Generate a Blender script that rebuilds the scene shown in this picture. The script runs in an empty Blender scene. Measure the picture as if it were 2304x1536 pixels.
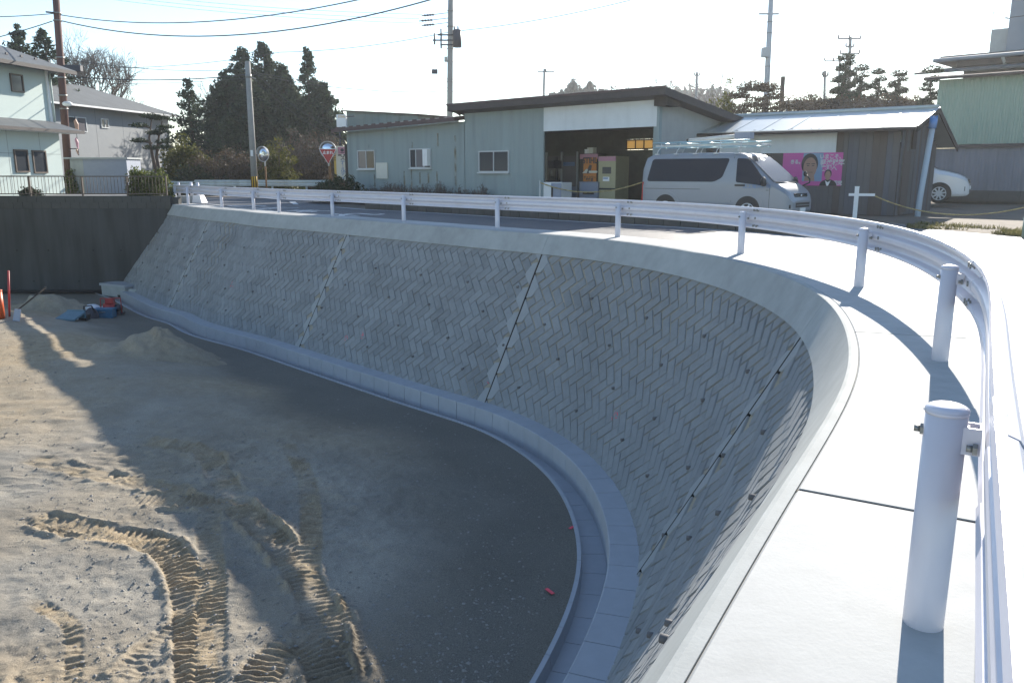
import bpy, bmesh, math, random
import numpy as np
from mathutils import Vector, Matrix
R = math.radians
random.seed(7)
rng = np.random.default_rng(7)
S = bpy.context.scene
COL = S.collection

# ------------------------------------------------------------------ camera, sky, sun, exposure
EYE = 1.362
FPX = 1820.0                       # focal length in pixels of the 2304 px wide photograph
PITCH = R(11.9)
cam_d = bpy.data.cameras.new('camera')
cam_d.sensor_width = 36.0
cam_d.lens = 36.0 * FPX / 2304.0
cam_d.clip_start = 0.05
cam_d.clip_end = 6000
cam = bpy.data.objects.new('camera', cam_d)
COL.objects.link(cam)
cam.location = (0, 0, EYE)
cam.rotation_euler = (R(90) - PITCH, 0, 0)
S.camera = cam

HAZE = 0.0005
SUN_EL, SUN_AZ = R(23.2), R(27.5)          # azimuth from +y towards +x
w = bpy.data.worlds.new('World')
S.world = w
w.use_nodes = True
nt = w.node_tree
bg = nt.nodes['Background']
sky = nt.nodes.new('ShaderNodeTexSky')
sky.sky_type = 'NISHITA'
sky.sun_disc = False
sky.sun_elevation = SUN_EL
sky.sun_rotation = SUN_AZ
sky.altitude = 50
sky.air_density = 1.0
sky.dust_density = 0.15
sky.ozone_density = 1.6
nt.links.new(sky.outputs[0], bg.inputs[0])
bg.inputs[1].default_value = 0.118
sun_d = bpy.data.lights.new('sun', 'SUN')
sun_d.energy = 5.0
sun_d.angle = R(0.5)
sun_d.color = (1.0, 0.93, 0.82)
sun = bpy.data.objects.new('sun', sun_d)
COL.objects.link(sun)
sdir = Vector((math.sin(SUN_AZ) * math.cos(SUN_EL), math.cos(SUN_AZ) * math.cos(SUN_EL), math.sin(SUN_EL)))
sun.rotation_euler = sdir.to_track_quat('Z', 'Y').to_euler()
sun.location = (30, 60, 40)
S.view_settings.view_transform = 'Standard'
S.view_settings.look = 'None'
S.view_settings.gamma = 1.0
S.view_settings.use_curve_mapping = False
S.view_settings.exposure = 1.08

# ------------------------------------------------------------------ helpers
CP, SP = math.cos(PITCH), math.sin(PITCH)


def ray(u, v):
    dx, dy = (u - 1152) / FPX, (v - 768) / FPX
    return Vector((dx, CP - dy * SP, -SP - dy * CP))


def at(u, v, Y):
    """world point seen at photo pixel (u, v) if it stands at distance Y"""
    d = ray(u, v)
    t = Y / d.y
    return Vector((d.x * t, Y, EYE + d.z * t))


def onz(u, v, z=0.0):
    d = ray(u, v)
    t = (z - EYE) / d.z
    return Vector((d.x * t, d.y * t, z))


class Fac:
    """vertical plane through o, local x along the facade, local -y facing out"""
    def __init__(s, o, rot):
        s.o, s.rot = Vector((o[0], o[1], 0)), rot
        s.ux = Vector((math.cos(rot), math.sin(rot), 0))
        s.n = Vector((math.sin(rot), -math.cos(rot), 0))

    def pix(s, u, v, off=0.0):
        d = ray(u, v)
        o = s.o + s.n * off
        t = (o - Vector((0, 0, EYE))).dot(s.n) / d.dot(s.n)
        p = Vector((0, 0, EYE)) + d * t
        return (p - s.o).dot(s.ux), p.z


class MB:
    def __init__(s):
        s.v, s.f, s.m, s.sm = [], [], [], []

    def add(s, vs, fs, mi=0, smooth=False):
        b = len(s.v)
        s.v.extend([tuple(p) for p in vs])
        for f in fs:
            s.f.append(tuple(b + i for i in f))
            s.m.append(mi)
            s.sm.append(smooth)
        return s

    def box(s, x0, x1, y0, y1, z0, z1, mi=0, M=None):
        vs = [(x0, y0, z0), (x1, y0, z0), (x1, y1, z0), (x0, y1, z0), (x0, y0, z1), (x1, y0, z1), (x1, y1, z1), (x0, y1, z1)]
        if M is not None:
            vs = [M @ Vector(p) for p in vs]
        return s.add(vs, [(0, 3, 2, 1), (4, 5, 6, 7), (0, 1, 5, 4), (1, 2, 6, 5), (2, 3, 7, 6), (3, 0, 4, 7)], mi)

    def hexa(s, pts, mi=0):
        """8 corners: bottom ring then top ring"""
        return s.add(pts, [(0, 3, 2, 1), (4, 5, 6, 7), (0, 1, 5, 4), (1, 2, 6, 5), (2, 3, 7, 6), (3, 0, 4, 7)], mi)

    def tube(s, pts, r, n=8, mi=0, smooth=True, caps=True):
        pts = [Vector(p) for p in pts]
        rs = r if isinstance(r, (list, tuple)) else [r] * len(pts)
        vs, fs = [], []
        side = None
        for i, p in enumerate(pts):
            t = (pts[min(i + 1, len(pts) - 1)] - pts[max(i - 1, 0)]).normalized()
            if side is None:
                a = Vector((0, 0, 1)) if abs(t.z) < .9 else Vector((1, 0, 0))
                side = t.cross(a).normalized()
            else:
                side = (side - t * side.dot(t)).normalized()
            up = side.cross(t)
            for k in range(n):
                an = 2 * math.pi * k / n
                vs.append(p + (side * math.cos(an) + up * math.sin(an)) * rs[i])
        for i in range(len(pts) - 1):
            for k in range(n):
                k2 = (k + 1) % n
                fs.append((i * n + k, i * n + k2, (i + 1) * n + k2, (i + 1) * n + k))
        s.add(vs, fs, mi, smooth)
        if caps:
            b = len(s.v) - len(vs)
            s.f.append(tuple(b + k for k in reversed(range(n))))
            s.f.append(tuple(b + (len(pts) - 1) * n + k for k in range(n)))
            s.m += [mi, mi]
            s.sm += [False, False]
        return s

    def cyl(s, p0, p1, r0, r1=None, n=12, mi=0, smooth=True):
        return s.tube([p0, p1], [r0, r0 if r1 is None else r1], n, mi, smooth)

    def prism(s, poly, o, ux, uy, d0, d1, mi=0):
        """poly: 2d points in the plane (o, ux, uy), counter-clockwise seen from +n; extruded along n"""
        o, ux, uy = Vector(o), Vector(ux), Vector(uy)
        n = ux.cross(uy).normalized()
        k = len(poly)
        vs = [o + ux * a + uy * b + n * d0 for a, b in poly] + [o + ux * a + uy * b + n * d1 for a, b in poly]
        fs = [tuple(reversed(range(k))), tuple(range(k, 2 * k))] + [(i, (i + 1) % k, k + (i + 1) % k, k + i) for i in range(k)]
        return s.add(vs, fs, mi)

    def ball(s, c, rx, ry, rz, n=12, m=8, mi=0, z0=-1.0):
        vs, fs = [], []
        c = Vector(c)
        a0 = math.asin(max(-1, z0))
        for j in range(m + 1):
            a = a0 + (math.pi / 2 - a0) * j / m
            for k in range(n):
                b = 2 * math.pi * k / n
                vs.append((c.x + rx * math.cos(a) * math.cos(b), c.y + ry * math.cos(a) * math.sin(b), c.z + rz * math.sin(a)))
        for j in range(m):
            for k in range(n):
                k2 = (k + 1) % n
                fs.append((j * n + k, j * n + k2, (j + 1) * n + k2, (j + 1) * n + k))
        return s.add(vs, fs, mi, True)

    def mesh(s, name, mats):
        me = bpy.data.meshes.new(name)
        me.from_pydata(s.v, [], s.f)
        for m in (mats if isinstance(mats, (list, tuple)) else [mats]):
            me.materials.append(m)
        me.polygons.foreach_set('material_index', s.m)
        me.polygons.foreach_set('use_smooth', s.sm)
        me.update()
        return me

    def build(s, name, mats, parent=None):
        return link(name, s.mesh(name, mats), parent)


def link(name, me, parent=None):
    o = bpy.data.objects.new(name, me)
    COL.objects.link(o)
    if parent is not None:
        o.parent = parent
    return o


def tag(o, label=None, cat=None, group=None, kind=None):
    if label:
        o['label'] = label
    if cat:
        o['category'] = cat
    if group:
        o['group'] = group
    if kind:
        o['kind'] = kind
    return o


def thing(name, label, cat, loc=(0, 0, 0), rotz=0.0, group=None):
    o = bpy.data.objects.new(name, None)
    o.empty_display_size = 0.3
    COL.objects.link(o)
    o.location = loc
    o.rotation_euler = (0, 0, rotz)
    return tag(o, label, cat, group)


def copy_tree(o, parent=None):
    c = o.copy()
    COL.objects.link(c)
    if parent is not None:
        c.parent = parent
    for ch in o.children:
        copy_tree(ch, c)
    return c


def np_mesh(name, co, faces, mats, smooth=False):
    """co: n x 3 array, faces: m x k array of equal polygons"""
    me = bpy.data.meshes.new(name)
    co = np.asarray(co, np.float32)
    faces = np.asarray(faces, np.int32)
    m, k = faces.shape
    me.vertices.add(len(co))
    me.vertices.foreach_set('co', co.ravel())
    me.loops.add(m * k)
    me.loops.foreach_set('vertex_index', faces.ravel())
    me.polygons.add(m)
    me.polygons.foreach_set('loop_start', np.arange(0, m * k, k, dtype=np.int32))
    me.polygons.foreach_set('use_smooth', np.full(m, smooth))
    for x in (mats if isinstance(mats, (list, tuple)) else [mats]):
        me.materials.append(x)
    me.update(calc_edges=True)
    me.validate()
    return me


_font = None


def text_obj(name, txt, size, mat, parent, M, depth=0.004, squash=1.0, bold=0.0, align='CENTER'):
    """flat lettering as a mesh; M places its x-right / y-up plane"""
    cu = bpy.data.curves.new('lettering', 'FONT')
    cu.body = txt
    cu.size = size
    cu.align_x = align
    cu.align_y = 'CENTER'
    cu.extrude = depth
    cu.offset = bold
    cu.resolution_u = 3
    tmp = bpy.data.objects.new('lettering', cu)
    COL.objects.link(tmp)
    bpy.context.view_layer.update()
    dg = bpy.context.evaluated_depsgraph_get()
    me = bpy.data.meshes.new_from_object(tmp.evaluated_get(dg))
    bpy.data.objects.remove(tmp)
    bpy.data.curves.remove(cu)
    me.transform(Matrix.Diagonal((squash, 1, 1, 1)))
    me.transform(M)
    me.materials.clear()
    me.materials.append(mat)
    return link(name, me, parent)


def frame_m(o, ux, uy):
    ux, uy = Vector(ux).normalized(), Vector(uy).normalized()
    n = ux.cross(uy)
    return Matrix(((ux.x, uy.x, n.x, o[0]), (ux.y, uy.y, n.y, o[1]), (ux.z, uy.z, n.z, o[2]), (0, 0, 0, 1)))


# ------------------------------------------------------------------ materials
def new_mat(name):
    m = bpy.data.materials.new(name)
    m.use_nodes = True
    return m, m.node_tree, m.node_tree.nodes['Principled BSDF']


def mat(name, col, rough=0.7, var=0.12, scale=6.0, bump=0.0, bscale=60.0, metal=0.0, spec=0.5, col2=None, streak=False, island=0.0, stain=0.0, coat=0.0):
    """procedural paint/stone/wood: two noise sizes vary the colour, fine noise gives the relief"""
    m, t, b = new_mat(name)
    N, L = t.nodes, t.links
    geo = N.new('ShaderNodeNewGeometry')
    mp = N.new('ShaderNodeMapping')
    L.new(geo.outputs['Position'], mp.inputs[0])
    if streak:
        mp.inputs['Scale'].default_value = (1, 1, 0.08)
    n1 = N.new('ShaderNodeTexNoise')
    n1.inputs['Scale'].default_value = scale
    n1.inputs['Detail'].default_value = 6
    n1.inputs['Roughness'].default_value = 0.65
    L.new(mp.outputs[0], n1.inputs['Vector'])
    n2 = N.new('ShaderNodeTexNoise')
    n2.inputs['Scale'].default_value = scale * 0.13
    n2.inputs['Detail'].default_value = 3
    L.new(geo.outputs['Position'], n2.inputs['Vector'])
    ad = N.new('ShaderNodeMath')
    ad.operation = 'ADD'
    L.new(n1.outputs[0], ad.inputs[0])
    L.new(n2.outputs[0], ad.inputs[1])
    last = ad
    if island:
        im = N.new('ShaderNodeMath')
        im.operation = 'MULTIPLY_ADD'
        im.inputs[1].default_value = island
        L.new(geo.outputs['Random Per Island'], im.inputs[0])
        L.new(ad.outputs[0], im.inputs[2])
        last = im
    mr = N.new('ShaderNodeMapRange')
    mr.inputs[1].default_value = 0.65
    mr.inputs[2].default_value = 1.35 + island
    L.new(last.outputs[0], mr.inputs[0])
    mx = N.new('ShaderNodeMix')
    mx.data_type = 'RGBA'
    c = Vector(col)
    c2 = Vector(col2) if col2 else c * (1 + var)
    c1 = c * (1 - var) if not col2 else c
    mx.inputs[6].default_value = (*c1, 1)
    mx.inputs[7].default_value = (*[min(x, 1) for x in c2], 1)
    L.new(mr.outputs[0], mx.inputs[0])
    out = mx.outputs[2]
    if stain:
        n3 = N.new('ShaderNodeTexNoise')
        n3.inputs['Scale'].default_value = 1.1
        n3.inputs['Detail'].default_value = 8
        m3 = N.new('ShaderNodeMapping')
        m3.inputs['Scale'].default_value = (2.2, 2.2, 0.25)
        L.new(geo.outputs['Position'], m3.inputs[0])
        L.new(m3.outputs[0], n3.inputs['Vector'])
        r3 = N.new('ShaderNodeMapRange')
        r3.inputs[1].default_value = 0.5
        r3.inputs[2].default_value = 0.72
        r3.inputs[3].default_value = 0
        r3.inputs[4].default_value = stain
        L.new(n3.outputs[0], r3.inputs[0])
        x3 = N.new('ShaderNodeMix')
        x3.data_type = 'RGBA'
        L.new(r3.outputs[0], x3.inputs[0])
        L.new(out, x3.inputs[6])
        x3.inputs[7].default_value = (*(c * 0.35), 1)
        out = x3.outputs[2]
    L.new(out, b.inputs['Base Color'])
    b.inputs['Roughness'].default_value = rough
    b.inputs['Metallic'].default_value = metal
    b.inputs['Specular IOR Level'].default_value = spec
    if coat:
        b.inputs['Coat Weight'].default_value = coat
        b.inputs['Coat Roughness'].default_value = 0.08
    if bump:
        n4 = N.new('ShaderNodeTexNoise')
        n4.inputs['Scale'].default_value = bscale
        n4.inputs['Detail'].default_value = 4
        L.new(geo.outputs['Position'], n4.inputs['Vector'])
        bp = N.new('ShaderNodeBump')
        bp.inputs['Strength'].default_value = bump
        bp.inputs['Distance'].default_value = 0.01
        L.new(n4.outputs[0], bp.inputs['Height'])
        L.new(bp.outputs[0], b.inputs['Normal'])
    return m


def leaf_mat(name, c1, c2, trans=0.2):
    m, t, b = new_mat(name)
    N, L = t.nodes, t.links
    geo = N.new('ShaderNodeNewGeometry')
    mx = N.new('ShaderNodeMix')
    mx.data_type = 'RGBA'
    mx.inputs[6].default_value = (*c1, 1)
    mx.inputs[7].default_value = (*c2, 1)
    L.new(geo.outputs['Random Per Island'], mx.inputs[0])
    L.new(mx.outputs[2], b.inputs['Base Color'])
    b.inputs['Roughness'].default_value = 0.65
    b.inputs['Specular IOR Level'].default_value = 0.25
    tr = N.new('ShaderNodeBsdfTranslucent')
    L.new(mx.outputs[2], tr.inputs[0])
    ms = N.new('ShaderNodeMixShader')
    ms.inputs[0].default_value = trans
    L.new(b.outputs[0], ms.inputs[1])
    L.new(tr.outputs[0], ms.inputs[2])
    L.new(ms.outputs[0], N['Material Output'].inputs[0])
    return m


def glass_mat(name, col, rough=0.06, spec=0.35):
    m, t, b = new_mat(name)
    b.inputs['Base Color'].default_value = (*col, 1)
    b.inputs['Roughness'].default_value = rough
    b.inputs['Specular IOR Level'].default_value = spec
    return m


M = {}
M['concrete'] = mat('new_concrete', (0.40, 0.405, 0.395), 0.8, 0.25, 2.4, 0.08, 60, stain=0.25)
M['coping'] = mat('coping_concrete', (0.35, 0.365, 0.355), 0.85, 0.2, 3, 0.1, 70, stain=0.12)
M['block'] = mat('wall_block_concrete', (0.235, 0.248, 0.255), 0.9, 0.26, 7, 0.35, 110, island=0.5)
M['infill'] = mat('infill_concrete', (0.30, 0.315, 0.32), 0.85, 0.08, 6, 0.2, 90)
M['mortar'] = mat('joint_mortar', (0.30, 0.27, 0.215), 0.95, 0.2, 8, 0.3, 60)
M['ditch'] = mat('drain_concrete', (0.37, 0.385, 0.41), 0.8, 0.12, 5, 0.15, 90, island=0.25)
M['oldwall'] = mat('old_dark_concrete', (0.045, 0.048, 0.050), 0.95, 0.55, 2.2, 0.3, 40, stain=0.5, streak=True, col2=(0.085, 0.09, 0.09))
M['oldblock'] = mat('old_concrete_block', (0.075, 0.076, 0.072), 0.95, 0.35, 4, 0.3, 50, island=0.6)
M['galv'] = mat('white_steel_paint', (0.63, 0.625, 0.69), 0.35, 0.05, 5, 0.0, spec=0.5, stain=0.10)
M['oldwhite'] = mat('faded_white_steel', (0.50, 0.56, 0.57), 0.55, 0.15, 4, stain=0.3)
M['steel'] = mat('galvanised_bolt', (0.30, 0.30, 0.28), 0.5, 0.2, 40, metal=0.7)
M['black'] = mat('black_rubber', (0.012, 0.012, 0.013), 0.8, 0.2, 20)
M['filler'] = mat('joint_filler', (0.045, 0.035, 0.028), 0.9, 0.4, 12)
M['weep'] = mat('weep_pipe_grey', (0.13, 0.125, 0.125), 0.8, 0.2, 20)
M['asphalt'] = mat('asphalt', (0.058, 0.060, 0.068), 0.62, 0.3, 30, 0.5, 160, stain=0.15, spec=0.5)
M['lot'] = mat('worn_asphalt', (0.175, 0.175, 0.173), 0.7, 0.45, 22, 0.6, 120, spec=0.5)
M['line'] = mat('road_paint', (0.62, 0.63, 0.62), 0.7, 0.15, 20)
M['soil'] = mat('earth', (0.16, 0.13, 0.10), 0.95, 0.35, 3, 0.5, 40)
M['pole_c'] = mat('pole_concrete', (0.30, 0.29, 0.27), 0.85, 0.15, 5, stain=0.3)
M['pole_b'] = mat('pole_brown', (0.11, 0.055, 0.045), 0.8, 0.2, 4, streak=True)
M['pole_g'] = mat('pole_grey_steel', (0.40, 0.42, 0.44), 0.6, 0.1, 4)
M['dark'] = mat('dark_fitting', (0.045, 0.045, 0.06), 0.6, 0.2, 10)
M['wire'] = mat('wire_black', (0.05, 0.055, 0.06), 0.6, 0.1, 5)
M['yellow'] = mat('yellow_band', (0.65, 0.36, 0.02), 0.6, 0.1, 8)
M['tin_blue'] = mat('pale_blue_tin', (0.245, 0.305, 0.312), 0.6, 0.10, 2.5, streak=True, stain=0.25)
M['tin_rust'] = mat('rusty_blue_tin', (0.17, 0.23, 0.24), 0.7, 0.2, 4, streak=True, col2=(0.21, 0.24, 0.22), stain=0.45)
M['rust'] = mat('rust', (0.22, 0.12, 0.055), 0.9, 0.35, 9, streak=True)
M['tin_green'] = mat('green_tin', (0.24, 0.33, 0.27), 0.6, 0.08, 2, streak=True)
M['tin_grey'] = mat('bluegrey_tin', (0.105, 0.115, 0.135), 0.7, 0.3, 2.2, streak=True, col2=(0.19, 0.20, 0.235))
M['white_panel'] = mat('white_panel', (0.62, 0.66, 0.68), 0.6, 0.06, 3, stain=0.15)
M['endwall'] = mat('grey_plaster', (0.33, 0.35, 0.35), 0.85, 0.12, 2, stain=0.25)
M['fascia'] = mat('dark_brown_fascia', (0.055, 0.045, 0.045), 0.7, 0.2, 5)
M['roof_brown'] = mat('brown_roof', (0.075, 0.045, 0.045), 0.6, 0.2, 4)
M['roof_metal'] = mat('pale_metal_roof', (0.42, 0.46, 0.46), 0.38, 0.1, 2, metal=0.35, streak=False)
M['wood'] = mat('weathered_board', (0.082, 0.078, 0.080), 0.9, 0.35, 6, 0.4, 60, streak=True, island=0.9, col2=(0.14, 0.137, 0.145))
M['wood_b'] = mat('bluish_board', (0.075, 0.080, 0.098), 0.9, 0.35, 6, 0.4, 60, streak=True, island=0.6, col2=(0.13, 0.138, 0.16))
M['wood_r'] = mat('brown_board', (0.075, 0.062, 0.056), 0.9, 0.35, 6, 0.4, 60, streak=True, island=0.6, col2=(0.125, 0.108, 0.10))
M['wood_d'] = mat('dark_timber', (0.05, 0.04, 0.035), 0.9, 0.3, 8, streak=True)
M['interior'] = mat('workshop_interior', (0.10, 0.105, 0.09), 0.9, 0.3, 3)
M['glass_d'] = glass_mat('dark_window_glass', (0.045, 0.05, 0.058), 0.08)
M['glass_c'] = glass_mat('curtained_glass', (0.16, 0.15, 0.16), 0.15)
M['glass_v'] = glass_mat('tinted_van_glass', (0.010, 0.015, 0.028), 0.12, 0.16)
M['alu'] = mat('aluminium_frame', (0.52, 0.55, 0.57), 0.45, 0.08, 6, metal=0.3)
M['house_w'] = mat('pale_green_siding', (0.44, 0.52, 0.50), 0.7, 0.05, 2)
M['house_g'] = mat('grey_siding', (0.27, 0.29, 0.31), 0.75, 0.06, 2)
M['roof_s'] = mat('slate_roof', (0.085, 0.095, 0.105), 0.75, 0.25, 5, island=0.5)
M['roof_g'] = mat('grey_shingle_roof', (0.10, 0.107, 0.11), 0.85, 0.2, 6)
M['brownframe'] = mat('bronze_window_frame', (0.09, 0.065, 0.05), 0.5, 0.1, 8)
M['bark'] = mat('bark', (0.075, 0.055, 0.045), 0.95, 0.35, 8, 0.5, 40)
M['twig'] = mat('bare_twig', (0.12, 0.10, 0.09), 0.95, 0.3, 8)
M['lf_conifer'] = leaf_mat('conifer_needles', (0.018, 0.032, 0.020), (0.060, 0.085, 0.045), 0.25)
M['lf_dark'] = leaf_mat('dark_evergreen_leaves', (0.018, 0.03, 0.016), (0.055, 0.08, 0.04), 0.2)
M['lf_yellow'] = leaf_mat('yellowgreen_leaves', (0.05, 0.06, 0.012), (0.15, 0.14, 0.03), 0.3)
M['lf_green'] = leaf_mat('fresh_green_leaves', (0.06, 0.085, 0.02), (0.18, 0.20, 0.05), 0.35)
M['lf_pine'] = leaf_mat('pine_needles', (0.018, 0.032, 0.018), (0.055, 0.075, 0.04), 0.2)
M['lf_brown'] = leaf_mat('brown_dry_leaves', (0.05, 0.035, 0.022), (0.13, 0.09, 0.055), 0.25)
M['lf_hazed'] = leaf_mat('haze_paled_foliage', (0.075, 0.09, 0.085), (0.15, 0.165, 0.155), 0.3)  # distance haze put into the leaf colour: paler and bluer than near foliage
M['grass'] = leaf_mat('winter_grass', (0.10, 0.10, 0.035), (0.24, 0.21, 0.09), 0.3)
M['red'] = mat('red_paint', (0.40, 0.028, 0.03), 0.5, 0.1, 10)
M['white'] = mat('white_paint', (0.75, 0.76, 0.76), 0.5, 0.05, 6)
M['orange'] = mat('orange_plastic', (0.62, 0.10, 0.02), 0.45, 0.1, 8)
M['blue_t'] = mat('blue_steel_box', (0.035, 0.14, 0.24), 0.5, 0.2, 8)
M['bluegrey'] = mat('bluegrey_steel', (0.10, 0.19, 0.24), 0.6, 0.2, 12)
M['pvc'] = mat('pale_blue_pvc', (0.35, 0.43, 0.51), 0.4, 0.06, 4)
M['pvc_d'] = mat('blue_pvc_fitting', (0.09, 0.22, 0.48), 0.4, 0.06, 4)
M['silver'] = mat('silver_car_paint', (0.245, 0.27, 0.305), 0.35, 0.03, 3, metal=0.1, coat=0.25)
M['carwhite'] = mat('white_car_paint', (0.66, 0.67, 0.68), 0.3, 0.03, 3, coat=0.8)
M['chrome'] = mat('chrome', (0.62, 0.63, 0.65), 0.12, 0.03, 3, metal=1.0)
M['tyre'] = mat('tyre_rubber', (0.018, 0.018, 0.019), 0.85, 0.2, 20)
M['lamp'] = glass_mat('clear_lamp_lens', (0.55, 0.57, 0.60), 0.08)
M['lamp_r'] = glass_mat('red_lamp_lens', (0.35, 0.01, 0.012), 0.1)
M['trim'] = mat('black_trim', (0.02, 0.02, 0.022), 0.6, 0.2, 20)
M['lettering'] = mat('printed_white', (0.52, 0.50, 0.53), 0.6, 0.05, 6)
M['pink'] = mat('poster_pink', (0.56, 0.09, 0.33), 0.6, 0.04, 4)
M['posterblue'] = mat('poster_blue', (0.19, 0.29, 0.43), 0.6, 0.04, 4)
M['skin'] = mat('printed_skin', (0.34, 0.20, 0.15), 0.6, 0.06, 12)
M['hair'] = mat('printed_black', (0.018, 0.018, 0.022), 0.6, 0.1, 12)
M['posterorange'] = mat('orange_poster', (0.52, 0.20, 0.045), 0.6, 0.05, 5)
M['locker'] = mat('cream_locker', (0.36, 0.33, 0.20), 0.6, 0.08, 5)
M['greybox'] = mat('bluegrey_box', (0.25, 0.28, 0.35), 0.6, 0.08, 5)
M['rope'] = mat('yellow_black_rope', (0.36, 0.29, 0.13), 0.8, 0.5, 60)
M['bluetext'] = mat('blue_lettering', (0.16, 0.25, 0.42), 0.5, 0.04, 4)
M['darktext'] = mat('dark_lettering', (0.05, 0.05, 0.06), 0.6, 0.04, 4)
M['paleorange'] = mat('faded_orange_lettering', (0.62, 0.42, 0.22), 0.6, 0.04, 4)
M['signwhite'] = mat('sign_cream', (0.60, 0.60, 0.53), 0.6, 0.06, 5)
M['signpink'] = mat('sign_pink', (0.42, 0.21, 0.27), 0.6, 0.08, 5)
M['signyellow'] = mat('sign_yellow', (0.55, 0.38, 0.08), 0.6, 0.06, 5)
M['mirror'] = mat('mirror_steel', (0.62, 0.64, 0.66), 0.06, 0.02, 3, metal=1.0)
M['pinktape'] = mat('pink_tape', (0.80, 0.06, 0.10), 0.5, 0.05, 10)
M['whitebag'] = mat('white_sack', (0.62, 0.64, 0.68), 0.7, 0.08, 20)
M['ladder_b'] = mat('light_blue_alu', (0.35, 0.55, 0.62), 0.35, 0.06, 5, metal=0.4)
M['pale'] = mat('pale_pipe', (0.55, 0.55, 0.52), 0.5, 0.1, 9)
M['tower'] = mat('bluegrey_panel', (0.21, 0.245, 0.29), 0.7, 0.06, 2)
M['tower_l'] = mat('light_grey_panel', (0.34, 0.36, 0.36), 0.75, 0.1, 3)
M['stone'] = mat('gravel_stone', (0.17, 0.16, 0.145), 0.9, 0.3, 12, island=0.9, col2=(0.34, 0.32, 0.29))

# ------------------------------------------------------------------ the curve that everything follows: the row of guardrail posts
POSTS = [(-2.9, -4.6), (-0.75, -1.25), (1.265, 2.265), (3.16, 5.79), (4.19, 9.65), (3.87, 13.65), (2.24, 17.15), (-.36, 19.9), (-3.0, 22.65),
         (-5.55, 25.3), (-7.8, 27.35), (-9.2, 29.2), (-10.95, 30.95), (-13.65, 34.5), (-14.5, 35.4), (-17.0, 38.2)]
PIT_Z = -3.72
FOOT_Z = -3.45
BAT = 0.56
QC = 0.57                       # crest of the wall, measured from the post line towards the pit


def catmull(P, n):
    P = [np.array(p, float) for p in P]
    P = [2 * P[0] - P[1]] + P + [2 * P[-1] - P[-2]]
    out, knots = [], []
    for i in range(1, len(P) - 2):
        knots.append(len(out))
        for k in range(n):
            t = k / n
            a, b, c, d = P[i - 1], P[i], P[i + 1], P[i + 2]
            out.append(.5 * ((2 * b) + (c - a) * t + (2 * a - 5 * b + 4 * c - d) * t * t + (3 * b - a - 3 * c + d) * t ** 3))
    knots.append(len(out))
    out.append(P[-2])
    return np.array(out), knots


_c, _k = catmull(POSTS, 24)
for _ in range(30):                                        # even out the small kinks of the set-out
    _c[1:-1] = .25 * _c[:-2] + .5 * _c[1:-1] + .25 * _c[2:]
_d = np.concatenate([[0], np.cumsum(np.linalg.norm(np.diff(_c, axis=0), axis=1))])
POST_S = [_d[k] for k in _k]
SL = _d[-1]
SS = np.arange(0, SL, 0.05)
MID = np.stack([np.interp(SS, _d, _c[:, i]) for i in (0, 1)], 1)
TAN = np.gradient(MID, axis=0)
for _ in range(40):
    TAN[1:-1] = .25 * TAN[:-2] + .5 * TAN[1:-1] + .25 * TAN[2:]
TAN /= np.linalg.norm(TAN, axis=1)[:, None]
NRM = np.stack([-TAN[:, 1], TAN[:, 0]], 1)                 # points into the pit
QF = QC - BAT * FOOT_Z                                     # foot of the wall


def cpt(s):
    m = np.array([np.interp(s, SS, MID[:, 0]), np.interp(s, SS, MID[:, 1])])
    t = np.array([np.interp(s, SS, TAN[:, 0]), np.interp(s, SS, TAN[:, 1])])
    t /= np.linalg.norm(t)
    return m, t, np.array([-t[1], t[0]])


def q_at(s, q, z=0.0):
    m, t, n = cpt(s)
    return Vector((m[0] + n[0] * q, m[1] + n[1] * q, z))


def sweep(mb, prof, s0, s1, ds=0.25, mi=0, caps=True, smooth=False):
    """closed profile [(q, z)] swept along the curve"""
    n = max(1, int(math.ceil((s1 - s0) / ds)))
    k = len(prof)
    vs = []
    for i in range(n + 1):
        m, t, nr = cpt(s0 + (s1 - s0) * i / n)
        vs += [(m[0] + nr[0] * q, m[1] + nr[1] * q, z) for q, z in prof]
    fs = []
    for i in range(n):
        for j in range(k):
            j2 = (j + 1) % k
            fs.append((i * k + j, i * k + j2, (i + 1) * k + j2, (i + 1) * k + j))
    if caps:
        fs += [tuple(reversed(range(k))), tuple(range(n * k, n * k + k))]
    mb.add(vs, fs, mi, smooth)


# foot arc length <-> post-line arc length
_f = MID + NRM * QF
FSA = np.concatenate([[0], np.cumsum(np.linalg.norm(np.diff(_f, axis=0), axis=1))])


def s_of_foot(fs):
    return float(np.interp(fs, FSA, SS))


S_END = float(SS[np.argmax((MID + NRM * QC)[:, 1] > 34.05)])       # where the crest meets the old wall
S_ENDF = float(SS[np.argmax(_f[:, 1] > 34.2)])


def s_near(x, y, q):
    p = MID + NRM * q
    return float(SS[np.argmin((p[:, 0] - x) ** 2 + (p[:, 1] - y) ** 2)])


def vnoise(x, y, seed=0):
    xi, yi = np.floor(x).astype(np.int64), np.floor(y).astype(np.int64)
    fx, fy = x - xi, y - yi
    fx, fy = fx * fx * (3 - 2 * fx), fy * fy * (3 - 2 * fy)

    def h(a, b):
        n = (a * 374761393 + b * 668265263 + seed * 144665) & 0x7fffffff
        n = ((n ^ (n >> 13)) * 1274126177) & 0x7fffffff
        return ((n ^ (n >> 16)) & 0xffff) / 65535.0
    a, b, c, d = h(xi, yi), h(xi + 1, yi), h(xi, yi + 1), h(xi + 1, yi + 1)
    return (a * (1 - fx) + b * fx) * (1 - fy) + (c * (1 - fx) + d * fx) * fy


def fbm(x, y, f, o=4, seed=0):
    r, a = 0, 1.0
    for i in range(o):
        r = r + a * (vnoise(x * f, y * f, seed + i) - .5)
        f, a = f * 2.03, a * .5
    return r


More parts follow.
